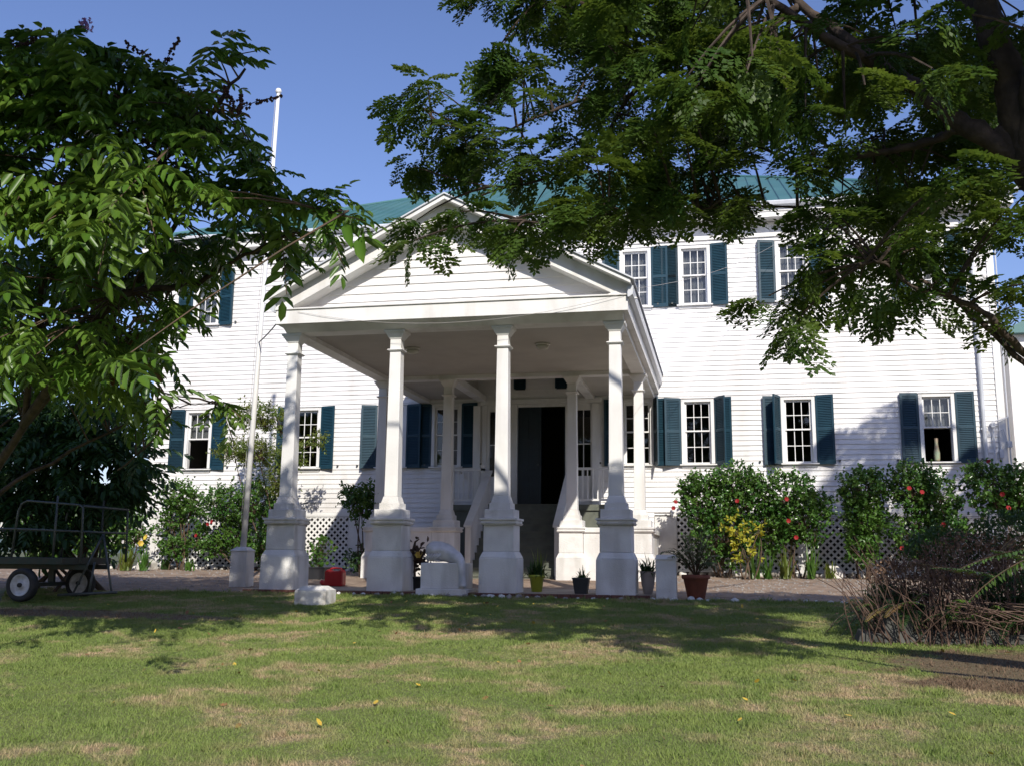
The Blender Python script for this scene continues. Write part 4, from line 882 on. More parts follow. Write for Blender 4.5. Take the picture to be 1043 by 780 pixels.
# ------------------------------------------------------------------ shrubs
def flower(p, r, m, parent, name='flower'):
    n = 6; pos = np.tile(p, (n, 1)); a = np.arange(n)*2*pi/n; f = nrm(np.array([rng.normal()*.4, -1, .2+rng.normal()*.3]))
    s1 = nrm(np.cross(f, [0, 0, 1.])); s2 = np.cross(s1, f); d = np.cos(a)[:, None]*s1+np.sin(a)[:, None]*s2+f*.45
    V_, F_ = leaves(pos, d, np.tile(f, (n, 1)), np.full(n, r), np.full(n, r*.95), 'broad'); return np_build(name, V_, F_, m, parent)
def shrub(name, lobes, n, ln, wd, m, label, cat='shrub', group=None, stems=6, fl=(), flm='redflower', flr=.06, m2=None, base=None, droop=.0):
    """lobes: centre xyz, radii xyz"""
    n = int(n*(2.4 if ln < .1 else 1.2)); C0 = np.array([l[0] for l in lobes]); b0 = base or (float(C0[:, 0].mean()), float(C0[:, 1].mean())); z0 = gzf(*b0)+.02
    T = empty(name, (b0[0], b0[1], z0), label=label, cat=cat, group=group)
    vol = np.array([l[1][0]*l[1][2] for l in lobes]); cnt = (n*vol/vol.sum()).astype(int); bag = Bag(); bag2 = Bag(); st = MB()
    for (c, r), k in zip(lobes, cnt):
        c = np.array(c); r = np.array(r)
        # sprigs: short shoots with leaves along them
        ns = max(4, k//9); v = nrm(rng.normal(size=(ns, 3))); q = rng.uniform(.25, 1.0, ns)**.6*(1+.16*np.sin(v[:, 0]*7+c[0]*3)*np.cos(v[:, 2]*6)); sp = c+v*r*q[:, None]
        sd_ = nrm(v*.7+rng.normal(size=(ns, 3))*.5+[0, -.1, .55]); sl_ = rng.uniform(.10, .30, ns)
        t = rng.uniform(0, 1, (ns, 9)); pos = (sp[:, None]+sd_[:, None]*sl_[:, None, None]*t[..., None]).reshape(-1, 3)
        d = (sd_[:, None]*.5+rng.normal(size=(ns, 9, 3))*.75).reshape(-1, 3); d[:, 2] -= droop; nmv = rng.normal(size=d.shape)*.45+[.1, -.35, .8]
        L_ = rng.uniform(.65, 1.15, len(d))*ln; V_, F_ = leaves(pos, d, nmv, L_, L_*wd/ln, 'broad'); (bag2 if m2 and rng.uniform() < .4 else bag).add(V_, F_)
        for j in range(0, ns, 5):
            st.tube(bez(np.array([c[0]*.6+b0[0]*.4, b0[1]*.5+c[1]*.5, max(z0, c[2]-r[2]*.8)]), c, sp[j], 4), [.012, .009, .006, .004], 4, cap=False)
    for k in range(stems):
        c = C0[rng.integers(len(C0))]; a = rng.normal(size=2)*.09; st.tube(bez(np.array([b0[0]+a[0], b0[1]+a[1], z0-.05]), np.array([b0[0]*.5+c[0]*.5+a[0]*2, b0[1], (z0+c[2])/2]), c, 6), np.linspace(.022, .009, 6), 6)
    st.build('stems', M['stem'], T)
    if bag.n: bag.mesh('foliage', m, T)
    if bag2.n: bag2.mesh('young_foliage', m2, T)
    for f in fl: flower(np.array(f, float), flr, M[flm], T)
    return T
def pl3(px, py, Y): p = at(px, py, Y); return (float(p[0]), float(p[1]), float(p[2]))
def lobe(px, py, rx, ry, Y, ryd=.5): s = Y/1011; return (pl3(px, py, Y), (rx*s, ryd, ry*s))
# right-hand side, from the portico
shrub('hibiscus_bush', [lobe(722, 512, 30, 30, 24.6), lobe(745, 495, 26, 18, 24.6), lobe(735, 548, 32, 26, 24.6), lobe(704, 498, 12, 12, 24.6, .3), lobe(765, 505, 16, 24, 24.7)], 4600, .085, .055, M['hib'],
      'tall hibiscus bush with red flowers right of the portico, behind the terracotta pot', 'bush', stems=7, fl=[pl3(751, 510, 24.0), pl3(686, 517, 24.3), pl3(688, 511, 24.3)])
shrub('hibiscus_bush', [lobe(800, 505, 28, 24, 24.7), lobe(815, 530, 26, 24, 24.7), lobe(785, 540, 20, 26, 24.8), lobe(832, 515, 12, 16, 24.8, .3)], 3400, .085, .055, M['hib'],
      'rounded hibiscus bush with a few red flowers below the second window right of the portico', 'bush', stems=7, fl=[pl3(801, 508, 24.1), pl3(811, 547, 24.1), pl3(803, 530, 24.1)])
shrub('croton', [lobe(748, 540, 9, 14, 23.9, .2), lobe(757, 558, 12, 14, 23.9, .2), lobe(773, 541, 6, 5, 23.9, .15)], 260, .12, .05, M['yellow'], 'yellow-leaved croton in front of the tall hibiscus bush', 'shrub', stems=4)
shrub('hibiscus_bush', [lobe(880, 498, 22, 18, 24.7), lobe(880, 530, 20, 22, 24.7), lobe(878, 560, 14, 14, 24.7)], 3000, .085, .055, M['hib'], 'narrow upright hibiscus bush between the lattice panels on the right', 'bush', m2=M['hib2'], stems=6)
shrub('hibiscus_bush', [lobe(930, 500, 26, 22, 24.4), lobe(955, 508, 22, 26, 24.4), lobe(925, 490, 14, 18, 24.4), lobe(965, 540, 20, 20, 24.2), lobe(930, 545, 20, 24, 24.4)], 3400, .085, .055, M['hib'], 'hibiscus bush with red flowers beneath the open right-hand window', 'bush', stems=7, fl=[pl3(939, 501, 23.7), pl3(926, 497, 23.7), pl3(961, 534, 23.5), pl3(919, 558, 23.6)])
shrub('hibiscus_bush', [lobe(1010, 500, 26, 24, 24.0), lobe(1038, 505, 20, 28, 24.0), lobe(1000, 485, 12, 10, 24.0, .3), lobe(1060, 520, 22, 34, 24)], 3200, .085, .055, M['hib'], 'dark hibiscus bush with a red flower on top at the right corner of the house', 'bush', stems=7, fl=[pl3(1007, 470, 23.8), pl3(1027, 517, 23.3), pl3(1021, 503, 23.3)])
# left-hand side
shrub('hibiscus_bush', [lobe(180, 505, 18, 16, 24.8), lobe(175, 530, 14, 22, 24.9, .35), lobe(196, 515, 12, 18, 24.9, .35), lobe(178, 558, 18, 12, 24.8, .3), lobe(205, 548, 10, 14, 24.9, .3)], 2400, .08, .052, M['hib2'], 'light green bush under the leftmost window, left of the flagpole', 'bush', stems=6)
shrub('hibiscus_bush', [lobe(228, 515, 22, 22, 24.6), lobe(262, 515, 26, 24, 24.6), lobe(280, 540, 16, 26, 24.6), lobe(240, 545, 20, 20, 24.8, .35), lobe(262, 562, 26, 10, 24.7, .35), lobe(222, 558, 14, 12, 24.8, .3)], 4600, .08, .052, M['hib'], 'dark hibiscus bush behind the flagpole', 'bush', stems=7, fl=[pl3(216, 531, 24.0), pl3(212, 533, 24.0), pl3(200, 545, 24.0)])
shrub('feathery_tree', [lobe(262, 425, 20, 16, 24.3, .5), lobe(285, 432, 14, 14, 24.3, .4), lobe(238, 460, 20, 12, 24.3, .5), lobe(262, 462, 22, 16, 24.2, .5), lobe(296, 465, 14, 16, 24.2, .3), lobe(322, 450, 10, 8, 24.1, .25), lobe(285, 490, 16, 16, 24.3, .4)], 4200, .075, .03, M['airy'], 'small airy yellow-green tree behind the flagpole, reaching the second window', 'tree', stems=3, base=(at(285, 560, 24.3)[0], 24.3), droop=.3)
shrub('leafy_shrub', [lobe(130, 520, 14, 22, 24.5), lobe(140, 545, 12, 18, 24.4), lobe(118, 545, 14, 20, 24.5)], 1500, .11, .06, M['hib2'], 'bright leafy shrub at the left end of the house, above the reeds', 'shrub', stems=5, fl=[pl3(149, 547, 23.9), pl3(143, 553, 23.9)], flm='fall1', flr=.09)
shrub('potted_tree', [lobe(368, 516, 13, 12, 22.6, .35), lobe(356, 506, 8, 8, 22.6, .2), lobe(376, 506, 8, 12, 22.6, .3)], 800, .09, .05, M['hib'], 'little dark-leaved tree on a bent bare stem beside the second column', 'tree', stems=3, base=(at(371, 580, 22.6)[0], 22.6))
shrub('leafy_shrub', [lobe(366, 572, 9, 8, 22.8, .3)], 200, .09, .05, M['ferndk'], 'low dark plant at the foot of the little bent tree', 'plant', stems=3)
for x, y, r_, lab, mm in ((35, 548, 26, 'yellow-green bush seen through the cart rails at the far left', 'hib2'), (85, 545, 24, 'leafy bush behind the middle of the cart', 'hib2')):
    shrub('leafy_shrub', [lobe(x, y, r_, 18, 25.0), lobe(x+12, y+14, r_*.8, 12, 24.8)], 1400, .14, .07, M[mm], lab, 'bush', stems=5)
# distant tree line left of the house
for k, (px, Y, h) in enumerate(((-40, 46, 5.2), (30, 52, 5.0), (95, 44, 3.6), (1065, 50, 5.5), (1100, 40, 6))):
    p = at(px, 560, Y); lobes = [((p[0]+rng.normal()*1.2, Y+rng.normal(), .3+h*(.45+.5*rng.uniform()*.6)), (1.8, 1.6, h*.35)) for _ in range(5)]
    shrub('distant_tree', lobes, 2600, .34, .2, M['ferndk'], ['distant green tree beyond the far left edge of the lawn', 'distant tree behind the cart at the far left', 'low distant tree just left of the house corner', 'distant tree beyond the right corner of the house', 'distant tree past the pale outbuilding'][k], 'tree', stems=4)

for k, (x, y, h, lab) in enumerate(((-24, 2, 10, 'big unseen tree added left of the lawn to block sky light'), (-22, -14, 11, 'big unseen tree added behind the camera on the left to block sky light'), (-8, -24, 11, 'big unseen tree added directly behind the camera to block sky light'), (6, -30, 11, 'big unseen tree added far behind the camera on the right to block sky light'), (22, -22, 10, 'big unseen tree added behind the camera at the far right to block sky light'), (22, 2, 11, 'big unseen tree added right of the lawn to block sky light'), (17, 14, 8.5, 'big unseen tree added near the right corner of the house to block sky light'), (-26, 16, 9, 'big unseen tree added near the left corner of the house to block sky light'), (-1, -20, 7, 'smaller unseen tree added behind the camera to block sky light'))):  # unseen trees added around the camera to cut sky light in the shade
    lobes = [((x+rng.normal()*2.4, y+rng.normal()*2.4, h*rng.uniform(.32, .82)), (3.0, 3.0, h*.2)) for _ in range(9)]
    shrub('sky_blocker_tree', lobes, 3600, .62, .4, M['ferndk'], lab, 'tree', stems=6)
# strap-leaved plants
def tuft(name, x, y, z, n, ln, wd, m, label, cat='plant', lean=.5, parent=None, group=None, droop=1.0):
    pos = np.array([x, y, z])+rng.normal(size=(n, 3))*[.05, .05, 0]; a = rng.uniform(0, 2*pi, n); e = rng.uniform(.15, 1., n)*lean
    bag = Bag(); seg = 4; d = np.stack([np.cos(a)*np.sin(e), np.sin(a)*np.sin(e), np.cos(e)], -1); L_ = ln*rng.uniform(.6, 1.1, n); sd_ = nrm(np.cross(d, [0, 0, 1.]))
    V = []; 
    for j in range(seg+1):
        t = j/seg; c = pos+d*L_[:, None]*t; c[:, 2] -= droop*L_*(t**2.2)*np.sin(e)*.8; w_ = wd*(1-t**2.5)*.5+.0015
        V += [c-sd_*w_, c+sd_*w_]
    V = np.stack(V, 1); Fq = np.array([[2*j, 2*j+1, 2*j+3, 2*j+2] for j in range(seg)]); Fc = (np.arange(n)[:, None, None]*(2*seg+2)+Fq[None]).reshape(-1, 4)
    return np_build(name, V.reshape(-1, 3), Fc, m, parent, label=label, cat=cat, group=group)
for i, (px, Y, ln, n, mm, lab) in enumerate(((768, 24.0, .95, 30, 'hib2', 'strap-leaved clump just right of the yellow croton'), (782, 24.1, .75, 26, 'hib2', 'strap-leaved clump between two hibiscus bushes'), (800, 24.2, .8, 30, 'airy', 'grassy clump in front of the rounded hibiscus bush'), (826, 24.3, .9, 26, 'hib2', 'upright strap-leaved clump at the right end of the rounded hibiscus bush'), (846, 24.5, .5, 20, 'airy', 'small grassy clump beside the small white block on the right'), (128, 24.0, .8, 50, 'airy', 'reed clump under the bright shrub at the left end of the house'), (146, 24.1, .7, 40, 'hib2', 'reed clump touching the left house corner'), (192, 24.4, .45, 24, 'hib2', 'low strap-leaved plant before the left lattice'), (168, 24.9, .45, 9, 'ferndk', 'broad dark leaves behind the small white block on the left'))):
    x = at(px, 580, Y)[0]; tuft('strap_leaf_plant', x, Y, gzf(x, Y), n, ln, .045 if i != 8 else .12, M[mm], lab, lean=.55)

# ------------------------------------------------------------------ potted plants
def pot(name, x, y, z, prof, m, label, n=24, square=False, cat='plant pot'):
    T = empty(name, (x, y, z), label=label, cat=cat); b = MB()
    if square:
        for (w0, w1, a, c) in prof: b.fr(x, y, w0, w1, z+a, z+c)
    else: b.lathe(x, y, [(r, z+h) for r, h in prof], n)
    b.build('pot', m, T, smooth=not square, bevel=.006 if square else 0)
    return T
def rnd_pot(rb, rt_, h, rim): return [(rb*.9, 0), (rb, .01), (rt_-.01, h-rim), (rt_+.015, h-rim+.004), (rt_+.02, h-.005), (rt_+.005, h), (rt_-.015, h), (rt_-.03, h-.05), (.01, h-.05)]
T = pot('potted_fern', -3.2, 17.7, .036, rnd_pot(.095, .135, .30, .05), M['lime'], 'bushy fern in a lime green pot between the third and fourth columns')
tuft('foliage', -3.2, 17.7, .30, 110, .40, .03, M['ferndk'], None, None, .95, T, droop=1.2)
tuft('young_fronds', -3.12, 17.7, .32, 10, .5, .025, M['airy'], None, None, .5, T, droop=.3)
T = pot('potted_plant', -2.33, 17.15, .036, [(.20, .27, 0, .24), (.285, .285, .2405, .27)], M['blackpot'], 'dark square pot with a sparse spiky plant left of the fourth column', square=True)
tuft('foliage', -2.33, 17.15, .26, 26, .32, .02, M['ferndk'], None, None, 1.1, T)
T = pot('potted_plant', -1.22, 17.45, .0, [(.06, 0), (.07, .02), (.11, .2), (.13, .38), (.14, .42), (.12, .42), (.10, .38), (.01, .36)], M['palepot'], 'tall pale urn with a spiky plant behind the low white post')
tuft('foliage', -1.22, 17.45, .40, 60, .42, .03, M['ferndk'], None, None, 1.3, T)
T = pot('potted_palm', -.40, 17.0, -.02, rnd_pot(.14, .215, .40, .07), M['terra'], 'bushy palm in a large terracotta pot right of the low white post')
bag = Bag(); st = MB()
for i in range(26):
    a = rng.uniform(0, 2*pi); e = rng.uniform(.1, .75); ln = rng.uniform(.55, 1.0); d = np.array([cos(a)*sin(e), sin(a)*sin(e)*.8, cos(e)]); tt = np.linspace(0, 1, 16)[:, None]; R_ = np.array([-.40, 17.0, .34])+d*ln*tt-np.array([0, 0, .35])*ln*tt**2.3*sin(e)*2
    st.tube(R_[::3], .006, 4); tg = nrm(np.gradient(R_, axis=0)); sd_ = nrm(np.cross(tg, [0.01, 0, 1.]))
    for s_ in (-1, 1):
        dd_ = sd_*s_+tg*.7; dd_[:, 2] -= .2; V_, F_ = leaves(R_[4:], dd_[4:]+rng.normal(size=(12, 3))*.1, np.tile([0, -.3, 1.], (12, 1)), np.full(12, .17), np.full(12, .016), 'blade'); bag.add(V_, F_)
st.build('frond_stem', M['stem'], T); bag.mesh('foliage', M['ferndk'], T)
x, y, z = -9.35+.0, 21.4, .036
x = at(325, 580, 21.4)[0]
T = pot('potted_plant', x, 21.4, .08, [(.36, .44, 0, .27), (.46, .46, .2705, .30)], M['blackpot'], 'leafy plant in a black tub between the first column and the red can', square=True)
bag = Bag(); c = np.array([x, 21.4, .08])
pos = c+rng.normal(size=(170, 3))*[.15, .1, .0]+np.stack([np.zeros(170), np.zeros(170), rng.uniform(.3, .95, 170)], -1); V_, F_ = leaves(pos, rnd_dir(170, .1), rnd_dir(170, 1.2), rng.uniform(.07, .13, 170), rng.uniform(.05, .09, 170), 'broad'); bag.add(V_, F_); bag.mesh('foliage', M['hib2'], T)
st = MB(); [st.tube(bez(c+[0, 0, .25], c+[rng.normal()*.05, 0, .5], c+[rng.normal()*.12, rng.normal()*.08, .85], 5), .008, 5) for _ in range(6)]; st.build('stems', M['stem'], T)
# plants behind the sculpture
T = pot('potted_plant', -5.46, 17.75, .036, rnd_pot(.1, .14, .24, .04), M['blackpot'], 'dark plant with a pale yellow bloom in a blue-black pot behind the sculpture')
pos = np.array([-5.42, 17.7, .60])+rng.normal(size=(170, 3))*[.13, .08, .12]; V_, F_ = leaves(pos, rnd_dir(170), rnd_dir(170, .8), rng.uniform(.08, .14, 170), rng.uniform(.05, .08, 170), 'broad'); np_build('foliage', V_, F_, mat('bronze_leaf', (.03, .018, .014), .45, (.07, .035, .015), 6), T)
for q in ((-5.36, 17.55, .66), (-5.31, 17.54, .68)): flower(np.array(q), .07, M['fall1'], T, 'bloom')
m = MB(); m.tube([(-5.46, 17.7, .2), (-5.5, 17.7, .75), (-5.46, 17.68, .90), (-5.38, 17.66, .95)], [.03, .03, .02, .01], 7); m.build('stems', M['stem'], T)

# ------------------------------------------------------------------ dry fern mound and kerb at the right
G = empty('fern_mound', (3.4, 12.6, gzf(3.4, 12.6)), label='overgrown mound of dead brown fern stems and green fronds at the lower right', cat='fern')
st = MB(); st2 = MB(); bag = Bag(); bagd = Bag(); bagy = Bag(); bagb = Bag()
def fern(A_, B_, lift, wd, bg_, nl=34, m_=.07):
    A_ = np.array(A_); B_ = np.array(B_); mid = (A_+B_)/2+[0, 0, lift]; R_ = bez(A_, mid, B_, nl); st2.tube(R_[::4], .006, 4)
    tg = nrm(np.gradient(R_, axis=0)); sd_ = nrm(np.cross(tg, [0, 0.05, 1.])); t = np.linspace(0, 1, nl); prof = np.sin(np.clip(t*.92+.08, 0, 1)**.75*pi)**.7*wd+.02
    for s_ in (-1, 1):
        dd_ = sd_*s_+tg*.3+rng.normal(size=R_.shape)*.06; dd_[:, 2] -= .25; L_ = np.linalg.norm(B_-A_)/nl
        V_, F_ = leaves(R_[2:], dd_[2:], (np.cross(tg, sd_)*-1+rng.normal(size=R_.shape)*.15)[2:], prof[2:], np.full(nl-2, max(L_*.75, .010)), 'fine'); bg_.add(V_, F_)
for k in range(380):                                  # dead stems
    px = rng.uniform(885, 1075); Y = rng.uniform(11.9, 13.4); bx, by = at(px, 600, Y)[:2]; bz = gzf(bx, by)
    top = at(px+rng.normal()*26-14, rng.uniform(545, 628) if px > 905 else rng.uniform(578, 625), Y+rng.normal()*.2); top[2] = max(top[2], bz+.08); b0_ = np.array([bx+rng.normal()*.1, by, bz])
    st.tube(bez(b0_, (b0_+top)/2+[rng.normal()*.08, -.05, .12], top, 4), [.007, .006, .005, .003], 4, cap=False)
for k in range(26):                                   # pale fallen stems lying over the edge
    px = rng.uniform(950, 1050); p = at(px, rng.uniform(608, 634), rng.uniform(11.6, 12.1)); a = rng.normal()*.35; L_ = rng.uniform(.25, .7); q = p+np.array([cos(a)*L_, .1*rng.normal(), -.12*L_+.08*rng.normal()]); st.tube([p, (p+q)/2+[0, 0, .03], q], .006, 4)
for k in range(130):
    px = rng.uniform(880, 1080); Y = rng.uniform(11.9, 13.3); bx, by = at(px, 600, Y)[:2]; a = rng.uniform(-pi, 0.3*pi); L_ = rng.uniform(.3, .65)
    fern((bx, by, gzf(bx, by)+.25), (bx+cos(a)*L_, by+sin(a)*L_*.6, gzf(bx, by)+rng.uniform(.02, .55)), .22, .07, bagd if k % 4 else bag, 22)
for a_, b_, l_, w_, Yq in (((1080, 560), (984, 614), .22, .26, 11.3), ((1085, 556), (975, 580), .14, .2, 11.5), ((1020, 588), (948, 578), .08, .13, 11.7), ((1085, 590), (1010, 560), .14, .2, 11.6)):
    fern(at(*a_, Yq), at(*b_, Yq-.1), l_, w_, bag, 30)
for a_, b_ in (((985, 585), (940, 574)), ((1000, 588), (965, 580)), ((900, 618), (882, 632)), ((918, 614), (902, 628)), ((1040, 545), (1020, 560))): fern(at(*a_, 12.0), at(*b_, 11.8), .05, .06, bagy, 26)
for (c, r, k, ln_, mm) in ((at(925, 590, 12.9), (.5, .45, .3), 1500, .07, 0), (at(985, 575, 13.1), (.6, .45, .42), 2300, .07, 0), (at(1050, 575, 13.1), (.6, .45, .45), 2000, .07, 0), (at(905, 612, 12.7), (.3, .3, .2), 1100, .07, 1), (at(960, 560, 13.3), (.5, .3, .3), 1700, .07, 1), (at(1030, 545, 13.3), (.5, .3, .32), 2000, .07, 1), (at(1035, 600, 12.5), (.5, .3, .2), 1300, .07, 1)):
    v = nrm(rng.normal(size=(k, 3)))*rng.uniform(.3, 1, (k, 1))**.5; pos = c+v*np.array(r); d = rng.normal(size=(k, 3))+[0, 0, -.5 if not mm else .4]; V_, F_ = leaves(pos, d, rnd_dir(k, .6), rng.uniform(.5, 1.2, k)*ln_, rng.uniform(.2, .45, k)*ln_, 'fine'); (bagb if not mm else bagd).add(V_, F_)
bagb.mesh('dead_leaves', mat('dead_fern', (.14, .08, .052), .8, (.27, .17, .10), 9), G)
st.build('dead_stems', M['deadstem'], G); st2.build('frond_stem', M['stem'], G); bag.mesh('green_fronds', M['fern'], G); bagd.mesh('dark_fronds', M['ferndk'], G); bagy.mesh('yellow_fronds', M['dry'], G)
m = MB()
for k in range(9):
    px = 890+k*24; p = at(px, 640, 12.25+.02*k)
    m2 = MB(); x0 = p[0]; m2.fr(x0, 12.3, .34+.05*rng.uniform(), .30, gzf(x0, 12.3)-.05, gzf(x0, 12.3)+(.29 if k == 1 else .09)+.05*rng.uniform())
    if k < 8: 
        for i, v in enumerate(m2.v): m2.v[i] = tuple(np.array(v)+rng.normal(size=3)*.018)
        m2.build('edging_block', M['planter'], label=['tallest', 'mossy'][0]+' grey concrete block at the left end of the fern mound' if k == 1 else 'rough grey concrete block edging the fern mound', cat='block', group=None if k == 1 else 'concrete blocks edging the fern mound', bevel=.02)
m = MB(); gx = np.linspace(1.9, 6.0, 26); gy = np.linspace(12.2, 14.2, 14)
X, Y = np.meshgrid(gx, gy); Z = gz(X, Y)+.22*np.clip(1-((Y-13.1)/.9)**2, 0, 1)*np.clip((X-1.9)*1.5, 0, 1)-.03
I = np.arange(X.size).reshape(X.shape); np_build('soil_mound', np.stack([X, Y, Z], -1), np.stack([I[:-1, :-1], I[:-1, 1:], I[1:, 1:], I[1:, :-1]], -1).reshape(-1, 4), M['soil'], G, smooth=True)

# ------------------------------------------------------------------ garden cart at the left
CA = empty('flatbed_cart', (-11.6, 14.7, gzf(-11, 14.7)), label='dark green flatbed garden cart with pipe rails and pneumatic wheels under the leafy tree', cat='cart')
CZ = gzf(-11, 14.7)
b = MB(); b.box(-14.2, -10.25, 14.25, 15.45, .50, .56); b.box(-14.2, -10.25, 14.2, 14.25, .46, .57); b.box(-14.2, -10.25, 15.45, 15.5, .46, .57); b.box(-10.25, -10.2, 14.2, 15.5, .46, .57); b.build('deck', M['iron'], CA, bevel=.006)
b = MB()
for y in (14.55, 15.15): b.box(-13.8, -10.0, y-.03, y+.03, .38, .455)
b.box(-11.1, -10.95, 14.25, 15.4, .10, .16); b.box(-13.2, -13.05, 14.25, 15.4, .10, .16)
for x in (-11.02, -13.12):
    for y in (14.5, 15.1): b.box(x-.05, x+.05, y-.03, y+.03, .16, .38)
b.build('chassis', M['iron'], CA)
def pipe(pts, name='rail', r=.018): m = MB(); m.tube(pts, r, 8); return m.build(name, M['rail'], CA, smooth=True)
for y in (14.23, 15.47):
    pipe([(-11.15, y, .56), (-11.1, y, 1.3), (-11.05, y, 1.42), (-10.95, y, 1.47), (-10.0, y, 1.40), (-9.93, y, 1.36), (-9.9, y, .5)])
    pipe([(-14.1, y, 1.02), (-11.1, y, 1.02), (-9.91, y, .98)]); pipe([(-10.4, y, .5), (-10.4, y, 1.55)]); pipe([(-14.1, y, .56), (-14.1, y, 1.02)])
pipe([(-9.92, 14.23, 1.38), (-9.92, 15.47, 1.38)]); pipe([(-9.91, 14.23, .98), (-9.91, 15.47, .98)])
for y in (14.9,):
    pipe([(-9.98, y, .96), (-10.25, y-.3, .0+CZ+.12)], 'draw_bar_leg'); pipe([(-9.98, y, .96), (-9.55, y-.3, CZ+.14)], 'draw_bar_leg'); pipe([(-10.0, y-.15, .5), (-10.0, y-.25, CZ+.1)], 'draw_bar_leg')
pipe([(-10.5, 14.58, CZ+.10), (-9.45, 14.58, CZ+.16)], 'draw_bar', .022)
def wheel(x, y):
    r_ = .265; T_ = MB(); pr = [(r_-.09, -.06), (r_-.03, -.068), (r_-.004, -.045), (r_, 0), (r_-.004, .045), (r_-.03, .068), (r_-.09, .06)]; n = 32; vs = []
    for k in range(n):
        a = 2*pi*k/n
        for rr_, yy in pr: vs.append((x+rr_*cos(a), y+yy, CZ+r_+rr_*sin(a)))
    m_ = len(pr); T_.add(vs, [(k*m_+i, ((k+1) % n)*m_+i, ((k+1) % n)*m_+(i+1) % m_, k*m_+(i+1) % m_) for k in range(n) for i in range(m_)])
    w_ = T_.build('wheel', M['rubber'], CA, smooth=True)
    R_ = MB(); pr = [(.003, -.05), (.05, -.052), (.055, -.03), (.12, -.018), (.15, -.045), (.172, -.064), (.176, .0), (.17, .06), (.003, .05)]; vs = []
    for k in range(n):
        a = 2*pi*k/n
        for rr_, yy in pr: vs.append((x+rr_*cos(a), y+yy, CZ+r_+rr_*sin(a)))
    m_ = len(pr); R_.add(vs, [(k*m_+i, ((k+1) % n)*m_+i, ((k+1) % n)*m_+i+1, k*m_+i+1) for k in range(n) for i in range(m_-1)]); R_.build('rim', M['rim'], w_, smooth=True)
    h_ = MB(); h_.tube([(x, y-.085, CZ+r_), (x, y-.03, CZ+r_)], .035, 12); h_.build('hub', M['rubber'], w_)
wheel(-10.85, 14.16); wheel(-10.75, 15.5); wheel(-13.1, 14.16)

# ------------------------------------------------------------------ stones along the bed and the lawn edge
def stone_mesh(seed):
    R = np.random.default_rng(seed); m = MB(); m.lathe(0, 0, [(.02, -.03), (.075, -.02), (.085, .02), (.065, .055), (.02, .07)], 9)
    v = np.array(m.v); v *= [1.15, .85, 1]; v += R.normal(size=v.shape)*.009; me = bpy.data.meshes.new('border_stone'); me.from_pydata([tuple(q) for q in v], [], m.f); me.update(); me.polygons.foreach_set('use_smooth', [True]*len(me.polygons)); me.materials.append(M['whitestone'] if seed % 3 else M['stone']); return me
SM = [stone_mesh(i) for i in range(6)]
def stone(x, y, s, label, group):
    o = bpy.data.objects.new('border_stone', SM[rng.integers(6)]); COL.objects.link(o); o.location = (x, y, gzf(x, y)+.005); o.rotation_euler = (0, 0, rng.uniform(0, 6)); o.scale = (s, s, s*rng.uniform(.8, 1.2)); tag(o, label, 'stone', group)
x = -19.0
while x < -8.6: stone(x, 25.18+rng.normal()*.03, rng.uniform(.8, 1.2), 'small pale stone in the row edging the bed left of the portico', 'pale stones edging the left flower bed'); x += rng.uniform(.17, .27)
x = -.9
while x < 4.4: stone(x, 25.1+rng.normal()*.04, rng.uniform(.9, 1.4), 'small pale stone in the row edging the bed right of the portico', 'pale stones edging the right flower bed'); x += rng.uniform(.17, .25)
x = -6.9
while x < 3.2:
    stone(x, 16.62+rng.normal()*.05, rng.uniform(.35, .75), 'small stone along the edge between lawn and drive', 'small stones along the lawn edge'); x += rng.uniform(.12, .3)
# ------------------------------------------------------------------ fallen leaves
fl = MB(); fl.add([(0, 0, 0), (.3, .28, .05), (.72, .24, .12), (1, 0, .16), (.72, -.24, .10), (.3, -.28, .07)], [(0, 3, 2, 1), (0, 5, 4, 3)])
fme = []
for mm in ('fall1', 'fall2', 'dry'):
    me = bpy.data.meshes.new('fallen_leaf'); me.from_pydata(fl.v, [], fl.f); me.update(); me.materials.append(M[mm]); fme.append(me)
for k in range(190):
    x = rng.uniform(-10.5, 4); y = rng.uniform(5.6, 15.5)
    if x < -.72*y or x > .31*y: continue
    j = int(rng.choice(3, p=[.4, .3, .3])); o = bpy.data.objects.new('fallen_leaf', fme[j]); COL.objects.link(o); s = rng.uniform(.04, .075); o.scale = (s, s, s); o.location = (x, y, gzf(x, y)+.025); o.rotation_euler = (rng.normal()*.5, rng.normal()*.5, rng.uniform(0, 6))
    tag(o, ['small orange-yellow fallen leaf on the lawn', 'small brown fallen leaf on the lawn', 'small pale dry fallen leaf on the lawn'][j], 'leaf', ['orange-yellow fallen leaves on the lawn', 'brown fallen leaves on the lawn', 'pale dry fallen leaves on the lawn'][j])

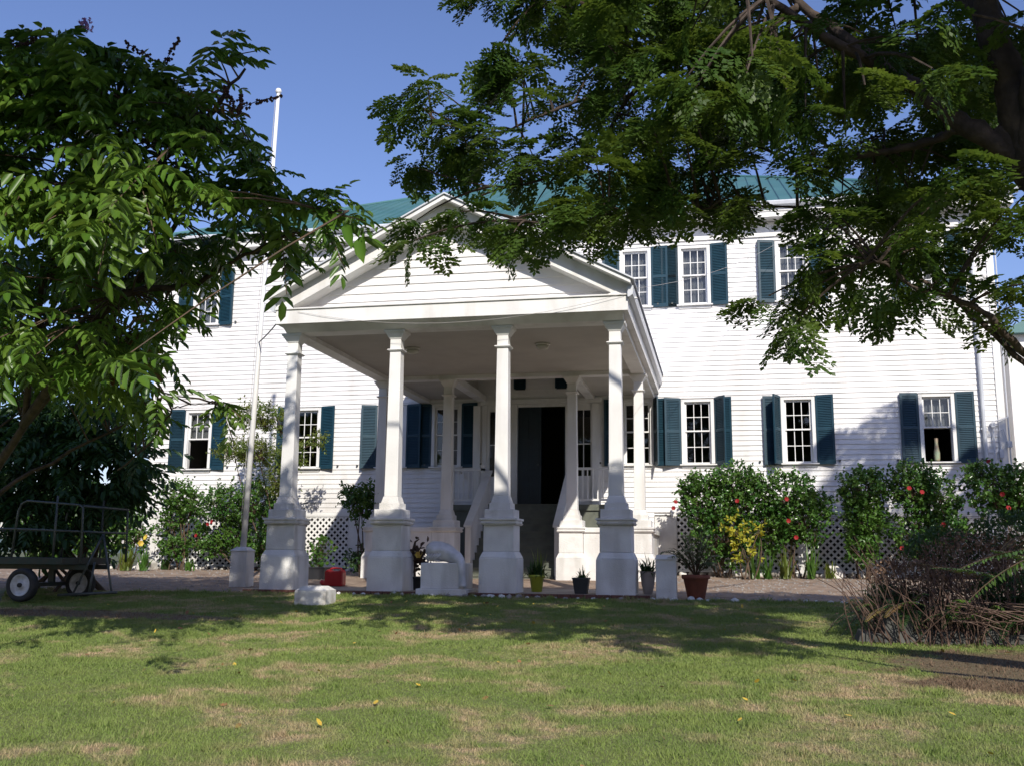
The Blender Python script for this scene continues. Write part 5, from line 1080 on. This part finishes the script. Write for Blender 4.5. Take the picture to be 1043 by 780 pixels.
# ------------------------------------------------------------------ grass
NB = 430000
y = 5.0+(11.9)*rng.uniform(size=NB*2)**1.0; x = rng.uniform(-14, 6, NB*2); ok = (x > -.75*y-.6) & (x < .34*y+.4) & (y < ex(x)+.06) & (rng.uniform(size=NB*2) < np.clip(9.5/y, 0, 1)**1.0)
x = x[ok][:NB]; y = y[ok][:NB]; n = len(x)
worn = ((x+9.2)/2.6)**2+((y-13)/.42)**2 < 1.1; worn |= ((x-3.4)/1.9)**2+((y-10.6)/1.15)**2 < .85
keep = ~worn | (rng.uniform(size=n) < .2); x = x[keep]; y = y[keep]; n = len(x)
clump = .5+.5*np.sin(x*2.3+np.sin(y*3.1)*1.5)*np.cos(y*2.9+x*.7); h = rng.uniform(.012, .03, n)*(.65+.7*clump+1.2*(np.sin(x*7.1+y*3)*np.sin(y*8.3-x*2.2) > .72)); edge = np.abs(y-ex(x)) < .3; h[edge] *= 1.6
a = rng.uniform(0, 2*pi, n); w_ = (.0014+.0004*y)*rng.uniform(.7, 1.3, n); ln = rng.normal(size=(n, 2))*.5*h[:, None]
z = gz(x, y)-.002; b0 = np.stack([x, y, z], -1); s_ = np.stack([np.cos(a), np.sin(a), 0*a], -1)*w_[:, None]; tp = b0+np.stack([ln[:, 0], ln[:, 1], h], -1)
V = np.stack([b0-s_, b0+s_, tp], 1).reshape(-1, 3); Fc = np.arange(3*n).reshape(-1, 3)
np_build('grass', V, Fc, M['blade'], kind='stuff', label='short green and dry lawn grass', cat='grass')

# loose gravel on the drive
n = 7000; x = rng.uniform(-18, 8, n); y = rng.uniform(16.7, 25.1, n); r_ = rng.uniform(.006, .022, n)*(1+.02*y); T = np.array([[1, 0, 0], [0, 1, 0], [-1, 0, 0], [0, -1, 0], [0, 0, .8], [0, 0, -.5]]); Fq = np.array([[0, 1, 4], [1, 2, 4], [2, 3, 4], [3, 0, 4]])
ok = ~((x > -8.5) & (x < -1.1) & (y > 16.85) & (y < 23)); x, y, r_ = x[ok], y[ok], r_[ok]; n = len(x)
V = np.stack([x, y, gz(x, y)-.006], -1)[:, None]+T[None]*r_[:, None, None]*rng.uniform(.6, 1.3, (n, 6, 1))
np_build('loose_gravel', V.reshape(-1, 3), (np.arange(n)[:, None, None]*6+Fq[None]).reshape(-1, 3), M['stone'], kind='stuff', label='loose gravel and small chips scattered over the drive', cat='gravel')
